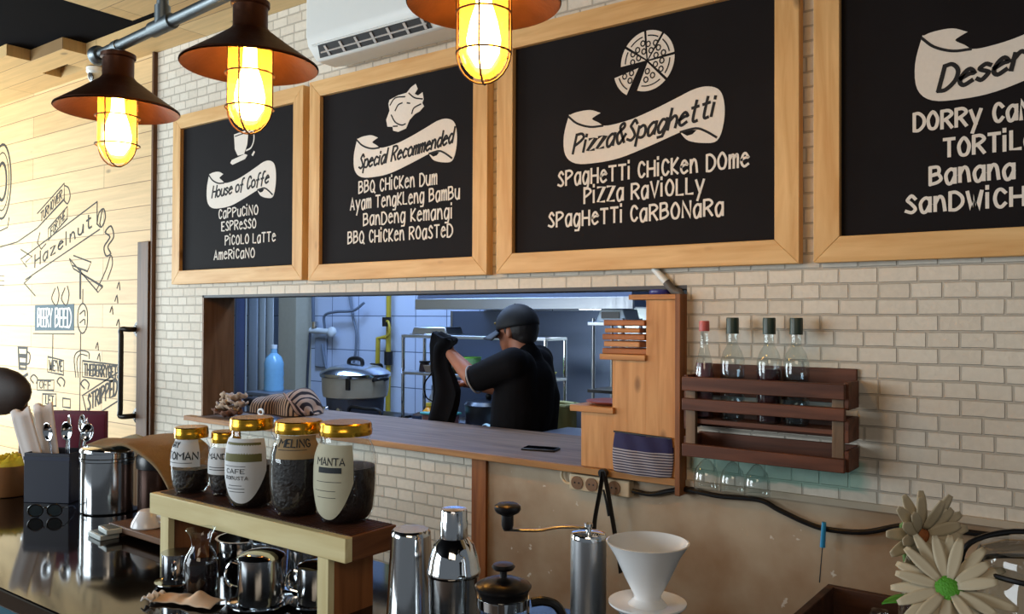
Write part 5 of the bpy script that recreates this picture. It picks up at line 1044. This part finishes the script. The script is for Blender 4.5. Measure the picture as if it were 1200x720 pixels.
MB().tube([(-.11, -.07, 1.15), (.0, -.105, 1.16), (.11, -.07, 1.15), (.115, .06, 1.15), (0, .10, 1.15), (-.115, .06, 1.15)], .01, 8, True).obj('rolled_rim', plain('khaki_rim', 'a5a370', .8), t)
# slim wire rack at the right
t = thing('wire_rack', 'narrow dark wire rack with a tray, just left of the stepped shelf', 'rack', (-2.27, 1.62, 0))
for x in (-.06, .12):
    for y in (-.1, .1): cyl(MB(), x, y, 0, 1.60, .010).obj('post', M_BRUSH, t)
for z in (.75, 1.20, 1.56): MB().box(-.085, .14, -.12, .12, z, z + .018).obj('shelf', M_PIPE if z == 1.20 else M_BRUSH, t, bevel=.002)
t = thing('white_tray', 'white tray with an upright handle on the top of the wire rack', 'tray', (-2.24, 1.62, 1.579)); MB().prism([(-.09, 0), (-.06, .07), (.08, .07), (.10, 0)], -.08, .08, lambda u, v, h: Vector((u, h, v))).obj('body', plain('cool_white', 'c2d3da', .3), t, bevel=.006); MB().box(-.05, .06, -.086, -.08, .02, .055).obj('dark_slot', M_BLACK, t)
# stainless bench at the right behind the ledge
t = thing('steel_bench', 'white-edged steel bench just behind the ledge beside the cook', 'bench', (-1.84, .74, 0))
MB().box(-.24, .30, -.14, .14, 1.085, 1.10).obj('steel_top', kst, t, bevel=.002); MB().box(-.25, .31, -.152, -.14, 1.06, 1.104).obj('white_edge', M_WHITEP, t, bevel=.002); MB().box(-.23, .29, -.13, .13, 0, 1.085).obj('cabinet', plain('cabinet_grey', '7f8890', .5), t)
t = thing('crumpled_wrapper', 'small crumpled brown wrapper at the right end of the steel bench', 'wrapper', (-1.63, .72, 1.101)); MB().grid(14, 10, lambda u, v: Vector((-.05 + .1 * u, -.03 + .06 * v, .004 + .03 * math.sin(u * 3.1) * abs(math.sin(u * 9 + v * 7))))).obj('foil', plain('wrapper', '8d6a55', .5), t, solid=.003, ang=2); MB().ball((.0, 0, .012), .016, .012, .011).obj('knot', plain('wrapper_dark', '4d2f28', .6), t)
# rice cooker on its stand
t = thing('stove_stand', 'black iron stove stand with loop handles under the rice cooker', 'stand', (-4.09, 1.45, 0))
MB().box(-.34, .20, -.26, .26, .915, .945).obj('top_frame', M_PIPE, t, bevel=.004)
for x in (-.31, .17):
    for y in (-.23, .23): cyl(MB(), x, y, 0, .915, .018).obj('leg', M_PIPE, t)
for k in range(5): MB().box(-.30 + k * .115 - .012, -.30 + k * .15 + .012, -.25, .25, .945, .962).obj('grate_bar', M_PIPE, t)
MB().tube(smoothpts([(.19, -.24, .93), (.40, -.24, .945), (.42, -.20, 1.0), (.40, -.20, 1.035), (.28, -.2, 1.035), (.16, -.20, 1.035), (.14, -.2, .98)], 5), .011, 10).obj('loop_handle', M_BLACK, t)
t2 = thing('steel_trolley', 'low steel trolley with a bright tube handle left of the rice cooker', 'trolley', (-3.72, .92, 0))
MB().tube(smoothpts([(-.36, -.06, .93), (-.36, -.06, 1.055), (-.33, -.06, 1.075), (-.02, -.06, 1.075), (.01, -.06, 1.055), (.01, -.06, .90)], 5), .012, 10).obj('handle', M_CHROME, t2)
MB().box(-.40, .05, -.08, .22, .86, .90).obj('deck', M_BRUSH, t2, bevel=.004)
for x in (-.36, .0):
    for y in (-.05, .18): cyl(MB(), x, y, 0, .86, .014).obj('leg', M_BRUSH, t2)
t = thing('rice_cooker', 'large round commercial rice cooker with a domed steel lid', 'rice cooker', (-4.07, 1.42, .9625))
R = .225
MB().lathe([(0, .0), (R * .80, .0), (R * .84, .125), (0, .125)], 48).obj('burner_base', plain('cooker_base', '3c4250', .5), t)
MB().lathe([(R * .86, .118), (R * .92, .125), (R * .95, .16), (R * .97, .255), (0, .255)], 56).obj('pot_body', plain('cooker_cream', 'b3ab97', .35), t)
MB().lathe([(R * 1.0, .250), (R * 1.02, .258), (R * 1.02, .272), (R * .96, .285), (R * .7, .315), (R * .25, .334), (0, .336)], 56, cap=False).obj('lid', M_STEEL, t)
MB().tube(smoothpts([(-.065, 0, .325), (-.055, 0, .358), (0, 0, .368), (.055, 0, .358), (.065, 0, .325)], 5), .014, 10).obj('lid_handle', M_BLACK, t)
for s in (-1, 1): MB().tube(smoothpts([(s * R * .95, -.05, .235), (s * R * 1.12, -.04, .245), (s * R * 1.12, .04, .245), (s * R * .95, .05, .235)], 4), .010, 8).obj('side_handle', M_BLACK, t)
MB().box(.13, .165, -R * .92, -R * .86, .18, .255).obj('latch', M_BLACK, t, bevel=.003)
MB().lathe([(0, 0), (.02, 0), (.018, .014), (0, .016)], 16, mtx=Matrix.Translation((.05, -R * .80, .045)) @ Matrix.Rotation(PI / 2, 4, 'X')).obj('control_knob', M_CHROME, t)
# yellow gas pipe with valve
t = thing('gas_pipe', 'vertical yellow gas pipe with a valve on the tiled wall', 'pipe', (-4.50, 2.15, 0))
ym = plain('yellow_pipe_paint', 'b39a2c', .4)
cyl(MB(), 0, 0, 0, 2.85, .019).obj('riser_pipe', ym, t); cyl(MB(), 0, 0, 1.24, 1.34, .032).obj('union', M_PIPE, t)
MB().tube([(0, -.02, 1.53), (0, -.02, 1.60)], .035, 12).obj('valve_body', M_PIPE, t); MB().tube(smoothpts([(0, -.03, 1.57), (.05, -.05, 1.56), (.06, -.05, 1.48), (.02, -.04, 1.45)], 4), .010, 8).obj('valve_lever', ym, t)
MB().tube([(-.01, -.01, 1.45), (-.09, -.02, 1.44), (-.095, -.02, 1.24), (-.13, -.03, 1.22)], .018, 10).obj('branch_pipe', ym, t); MB().tube([(-.15, -.03, 1.225), (-.05, -.03, 1.225)], .026, 10).obj('branch_cock', M_PIPE, t)
# wall taps with hoses
t = thing('wall_taps', 'white wall tap fitting with hoses on the kitchen tiles', 'taps', (-5.25, 2.195, 1.49))
MB().tube([(-.13, -.05, 0), (.14, -.05, -.01)], .024, 12).obj('manifold', M_WHITEP, t)
for x in (-.10, .04): MB().tube([(x, 0, 0), (x, -.05, 0)], .022, 10).obj('pipe_stub', M_CHROME, t)
MB().lathe([(0, 0), (.038, 0), (.042, .012), (.038, .03), (.02, .04), (0, .04)], 20, mtx=Matrix.Translation((.14, -.05, -.01)) @ Matrix.Rotation(PI / 2, 4, 'X')).obj('tap_wheel', M_WHITEP, t); MB().lathe([(0, 0), (.03, 0), (.03, .05), (0, .055)], 16, c=(-.08, -.05, .02)).obj('tap_knob', M_CHROME, t)
hz = plain('hose_grey', '6a7482', .5)
MB().tube(smoothpts([(-.09, -.06, .02), (-.07, -.08, .20), (-.08, -.08, .34), (-.11, -.08, .37), (-.17, -.03, .32)], 6), .014, 8).obj('hose', hz, t)
MB().tube(smoothpts([(.05, -.06, .02), (.07, -.08, .12), (.20, -.08, .15), (.40, -.08, .16), (.50, -.06, .22)], 6), .011, 8).obj('hose', hz, t)
MB().tube(smoothpts([(-.13, -.06, -.02), (-.14, -.06, -.15), (-.17, -.05, -.40), (-.18, -.04, -.62)], 6), .010, 8).obj('hose', plain('dark_hose', '3b3f48', .6), t)
MB().box(-.12, .02, -.02, -.004, -.30, -.06).obj('soap_box', plain('grey_box', '8e97a6', .6), t, bevel=.01)
t = thing('looped_hose', 'long grey hose hanging in a loop down the kitchen tiles', 'hose', (-5.0, 2.16, 1.5))
MB().tube(smoothpts([(.02, 0, .60), (.03, 0, .40), (.10, 0, .10), (.14, 0, -.05), (.10, 0, -.28), (-.05, 0, -.38), (-.20, 0, -.32), (-.26, 0, -.12)], 7), .010, 8).obj('hose_loop', hz, t); MB().box(-.01, .05, -.02, .03, .55, .60).obj('clip', M_WHITEP, t)
# tall steel cabinet, water bottle at left
t = thing('strip_curtain', 'grey-blue strip curtain hanging in the doorway at the far left of the kitchen', 'curtain', (-5.97, 2.02, 0))
MB().box(-.30, .27, -.02, .02, 2.2, 2.24).obj('rail', M_BRUSH, t)
cmat = (plain('curtain_blue', '66729a', .3), plain('curtain_grey', '9aa3ab', .3), plain('curtain_pale', 'aeb2ae', .3))
for k, (x0, x1, c) in enumerate(((-.25, -.09, 0), (-.075, .055, 1), (.06, .15, 2), (.155, .25, 2))):
    MB().grid(9, 2, lambda u, v: Vector((x0 + (x1 - x0) * u, -.012 * math.sin(PI * u) + .006 * k, .12 + 2.09 * v))).obj('strip', cmat[c], t, solid=.004)
for x in (-.262, -.083): MB().box(x, x + .012, -.02, -.012, .12, 2.2).obj('pale_edge', M_WHITEP, t)
t = thing('water_bottle', 'large blue water bottle on a stool at the left of the kitchen', 'water bottle', (-5.30, 1.72, 1.03)); t.scale = (.72, .72, .84)
MB().lathe([(0, 0), (.10, 0), (.105, .02), (.10, .05), (.105, .08), (.10, .12), (.105, .16), (.10, .2), (.104, .25), (.08, .31), (.035, .345), (.03, .40)], 36, cap=False).obj('bottle', plain('blue_water', '86b9d6', .1, noise=.1), t); MB().lathe([(.034, .385), (.034, .42), (0, .425)], 20, cap=False).obj('cap', M_WHITEP, t)
t = thing('plastic_stool', 'plain grey stool carrying the blue water bottle', 'stool', (-5.30, 1.72, 0)); MB().box(-.15, .15, -.15, .15, .998, 1.028).obj('seat', plain('stool_grey', '6e747c', .5), t, bevel=.005)
for x in (-.12, .12):
    for y in (-.12, .12): cyl(MB(), x, y, 0, .998, .016).obj('leg', MATS['stool_grey'], t)
t = thing('ceiling_tube', 'long fluorescent tube on the kitchen ceiling', 'light', (-4.1, 1.25, 2.82)); MB().tube([(-.6, 0, 0), (.6, 0, 0)], .016, 12).obj('tube', emit('tube_glow', (.7, .85, 1.0), 6), t); MB().box(-.64, .64, -.04, .04, .018, .08).obj('batten', M_WHITEP, t)

# ================================================================== THE COOK
def chain(b, pts, seg=18):
    """tapered limb: list of (x,y,z,r)"""
    P = [Vector(p[:3]) for p in pts]; rs = [p[3] for p in pts]
    pp, rr = [], []
    for i in range(len(P) - 1):
        for k in range(5):
            f = k / 5; pp.append(P[i].lerp(P[i + 1], f)); rr.append(rs[i] + (rs[i + 1] - rs[i]) * f)
    pp.append(P[-1]); rr.append(rs[-1])
    b.tube(pp, 1, seg, rs=rr)
    for p, r in zip(P, rs): b.ball(p, r, seg=seg)
def organic(b, name, mat, parent, voxel, smooth=6):
    o = b.obj(name, mat, None, ang=3)
    md = o.modifiers.new('r', 'REMESH'); md.mode = 'VOXEL'; md.voxel_size = voxel
    ms = o.modifiers.new('s', 'SMOOTH'); ms.iterations = smooth; ms.factor = .5
    dg = bpy.context.evaluated_depsgraph_get(); me = bpy.data.meshes.new_from_object(o.evaluated_get(dg))
    o.modifiers.clear(); o.data = me; me.name = name
    for p in me.polygons: p.use_smooth = True
    if not me.materials: me.materials.append(mat)
    o.parent = parent; return o
def cook():
    base = Vector((-2.31, .84, 0)); W_ = lambda x, y, z: Vector((x, y, z)) - base
    t = thing('person', 'person in black cap and black shirt holding up an apron in the kitchen', 'person', base)
    hd = W_(-2.335, .83, 1.540)
    b = MB()
    # head: skull, face, jaw, nose, ear (faces -X)
    b.ball(hd + Vector((.010, 0, .020)), .094, .074, .088); b.ball(hd + Vector((-.040, 0, -.025)), .052, .058, .072); b.ball(hd + Vector((-.052, 0, -.078)), .032, .040, .028)
    b.ball(hd + Vector((-.098, 0, -.030)), .018, .012, .016); b.ball(hd + Vector((-.090, 0, -.012)), .012, .010, .022); b.ball(hd + Vector((-.087, 0, -.060)), .010, .022, .007); b.ball(hd + Vector((-.085, 0, -.072)), .010, .020, .007)
    b.ball(hd + Vector((-.080, 0, .012)), .014, .045, .010)
    for s in (-1, 1): b.ball(hd + Vector((.005, s * .074, -.012)), .016, .010, .028)
    chain(b, [(*(hd + Vector((.018, 0, -.05))), .055), (*W_(-2.295, .835, 1.425), .058), (*W_(-2.285, .84, 1.38), .06)])
    # torso, legs
    chain(b, [(*W_(-2.285, .84, 1.34), .075), (*W_(-2.30, .84, 1.22), .095), (*W_(-2.31, .84, 1.05), .095), (*W_(-2.31, .84, .93), .11)])
    for s in (-1, 1): chain(b, [(*W_(-2.31, .84 + s * .09, .90), .085), (*W_(-2.33, .84 + s * .10, .50), .058), (*W_(-2.30, .84 + s * .10, .09), .042)]); b.ball(W_(-2.36, .84 + s * .10, .045), .12, .045, .045)
    def arm(sh, el, wr, hand_dir, palm_up):
        chain(b, [(*sh, .056), (*(sh.lerp(el, .5)), .050), (*el, .040)]); chain(b, [(*el, .041), (*(el.lerp(wr, .35)), .041), (*wr, .028)])
        h = (hand_dir).normalized(); side = h.cross(palm_up).normalized(); up = side.cross(h).normalized()
        pc = wr + h * .05
        M_ = Matrix((h, side, up)).transposed(); b.ball(pc, .048, .040, .018, mtx=M_)
        for k, (off, ln) in enumerate(((-.030, .062), (-.010, .070), (.010, .066), (.029, .052))):
            k0 = pc + h * .036 + side * off; k1 = k0 + h * ln * .45 - up * .012; k2 = k1 + h * ln * .10 - up * ln * .42; k3 = k2 - h * ln * .25 - up * ln * .12
            chain(b, [(*k0, .0105), (*k1, .0098), (*k2, .009), (*k3, .008)], 10)
        t0 = pc - h * .018 - side * .036; t1 = t0 - side * .018 + h * .030 - up * .012; t2 = t1 + side * .012 + h * .022 - up * .018
        chain(b, [(*t0, .013), (*t1, .0115), (*t2, .0095)], 10)
    shL, elL, wrL = W_(-2.235, .665, 1.395), W_(-2.43, .625, 1.315), W_(-2.60, .665, 1.425)
    shR, elR, wrR = W_(-2.335, 1.01, 1.395), W_(-2.40, .97, 1.235), W_(-2.555, .80, 1.272)
    arm(shL, elL, wrL, Vector((-.75, .10, .62)), Vector((-.3, -.5, .55)))
    arm(shR, elR, wrR, Vector((-.85, -.45, .10)), Vector((.0, .3, 1)))
    organic(b, 'body', M_SKIN, t, .006, 5)
    # shirt
    shm_ = plain('black_shirt', '0d0c0f', .9, noise=.2, nscale=10, bump=.4, bscale=22, Specular_IOR_Level=.15); b = MB()
    for s in (-1, 1):
        chain(b, [(*W_(-2.285 + (.045 if s < 0 else -.03), .84 + s * .125, 1.375), .082), (*W_(-2.285, .84 + s * .075, 1.22), .118), (*W_(-2.30, .84 + s * .07, 1.05), .120), (*W_(-2.30, .84 + s * .07, .90), .122)])
    chain(b, [(*W_(-2.285, .84, 1.405), .078), (*W_(-2.285, .84, 1.30), .135), (*W_(-2.29, .84, 1.15), .13)])
    chain(b, [(*W_(-2.290, .837, 1.440), .060), (*W_(-2.285, .84, 1.40), .075)])
    chain(b, [(*shL, .074), (*shL.lerp(elL, .55), .070), (*shL.lerp(elL, .86), .066)]); chain(b, [(*shR, .074), (*shR.lerp(elR, .6), .068), (*shR.lerp(elR, .8), .064)])
    organic(b, 'shirt', shm_, t, .009, 6)
    # pale piping at the near cuff, collar band
    ax = (elL - shL).normalized(); c = shL.lerp(elL, .99); n1 = ax.orthogonal().normalized(); n2 = ax.cross(n1)
    MB().tube([tuple(c + (n1 * math.cos(a * PI / 12) + n2 * math.sin(a * PI / 12)) * .0655) for a in range(24)], .004, 6, True).obj('cuff_piping', plain('piping', 'a9a6a4', .8), t)
    b = MB(); 
    for s in (-1, 1): chain(b, [(*W_(-2.31, .84 + s * .085, .98), .108), (*W_(-2.315, .84 + s * .095, .72), .092), (*W_(-2.33, .84 + s * .10, .48), .075), (*W_(-2.30, .84 + s * .10, .11), .062)])
    organic(b, 'trousers', plain('black_trousers', '141318', .9), t, .012, 5)
    b = MB()
    for s in (-1, 1): b.ball(W_(-2.365, .84 + s * .10, .042), .135, .052, .045); 
    organic(b, 'shoes', M_BLACKM, t, .01, 3)
    # hair at the nape and sides, cap with brim
    b = MB(); b.ball(hd + Vector((.034, 0, .012)), .080, .079, .078); b.ball(hd + Vector((.055, 0, -.028)), .050, .062, .040); b.ball(hd + Vector((-.015, -.066, .012)), .014, .010, .030); b.ball(hd + Vector((-.015, .066, .012)), .014, .010, .030)
    organic(b, 'hair', M_HAIR, t, .006, 3)
    tilt = Matrix.Translation(hd + Vector((.004, 0, .026))) @ Matrix.Rotation(-.16, 4, 'Y')
    prof = [(.0, .098)] + [(math.sin(a * PI / 20), .098 * math.cos(a * PI / 20)) for a in range(1, 11)]
    prof = [(max(0, r) * .108, z) for r, z in prof] + [(.106, -.012)]
    cp = MB().lathe(prof, 40, cap=False, sy=.84, mtx=tilt).obj('cap', M_BLACKM, t, solid=.004, ang=1.2)
    def brim(u, v):
        a = PI + (u - .5) * 2.1; r0 = .104; r1 = r0 + .082 * math.cos((u - .5) * 2.0) ** .8
        r = r0 + (r1 - r0) * v; return tilt @ Vector((r * math.cos(a), .86 * r * math.sin(a), -.006 - .030 * v - .05 * (u - .5) ** 2 * 2))
    MB().grid(20, 8, brim).obj('cap_brim', M_BLACKM, cp, solid=.005, ang=1.2); MB().ball(tilt @ Vector((0, 0, .099)), .008, .008, .004).obj('cap_button', M_BLACKM, cp)
    bm_ = tilt @ Vector((-.092, -.048, .022)); MB().ball(bm_, .005, .012, .006).obj('cap_badge', plain('gold_badge', 'a98a44', .5), cp)
    for s in (-1, 1):
        MB().ball(hd + Vector((-.082, s * .030, -.008)), .006, .009, .006).obj('eye', plain('eye_dark', '1a1412', .2), t)
cook()
# the held apron: a gathered, folded sheet
def apron():
    t = thing('black_apron', 'black apron hanging gathered from the cook\'s raised hand', 'apron', (-2.66, .665, 0))
    # (z, left x, right x)
    S = [(1.528, -.050, -.020), (1.512, -.065, .020), (1.498, -.070, .085), (1.478, -.066, .088), (1.455, -.060, .060), (1.42, -.056, .050), (1.36, -.058, .055), (1.31, -.055, .080), (1.25, -.050, .105), (1.19, -.058, .100), (1.12, -.078, .080), (1.06, -.088, .062), (.98, -.092, .070), (.90, -.090, .075)]
    zs = [s[0] for s in S]
    def at(v):
        f = v * (len(S) - 1); i = min(int(f), len(S) - 2); f -= i; a, c = S[i], S[i + 1]
        return [a[k] + (c[k] - a[k]) * f for k in range(3)]
    def fn(u, v):
        z, l, r = at(v); a = 2 * PI * u; w = (r - l) / 2; c = (l + r) / 2
        fold = 1 + .10 * math.sin(5 * a + 8 * v) ; dep = (.030 + .018 * v) * (1 + .30 * math.sin(4 * a + 3 * v))
        return Vector((c + w * math.cos(a) * fold, dep * math.sin(a) + .006 * math.sin(13 * v), z + .006 * math.sin(a * 3)))
    b = MB(); b.grid(40, 48, fn, True); V = b.V; b.b.faces.new(V[0][::-1]); b.b.faces.new(V[-1]); b.obj('gathered_cloth', M_CLOTHB, t, ang=1.4)
    MB().tube(smoothpts([(-.04, -.03, 1.33), (-.075, -.04, 1.28), (-.06, -.045, 1.22), (-.02, -.045, 1.20)], 5), .007, 8, flat=.4).obj('tie_string', M_CLOTHB, t)
    MB().tube(smoothpts([(.03, -.02, 1.50), (.07, -.02, 1.505), (.088, -.015, 1.488)], 4), .010, 8, flat=.4).obj('neck_loop', M_CLOTHB, t)
apron()
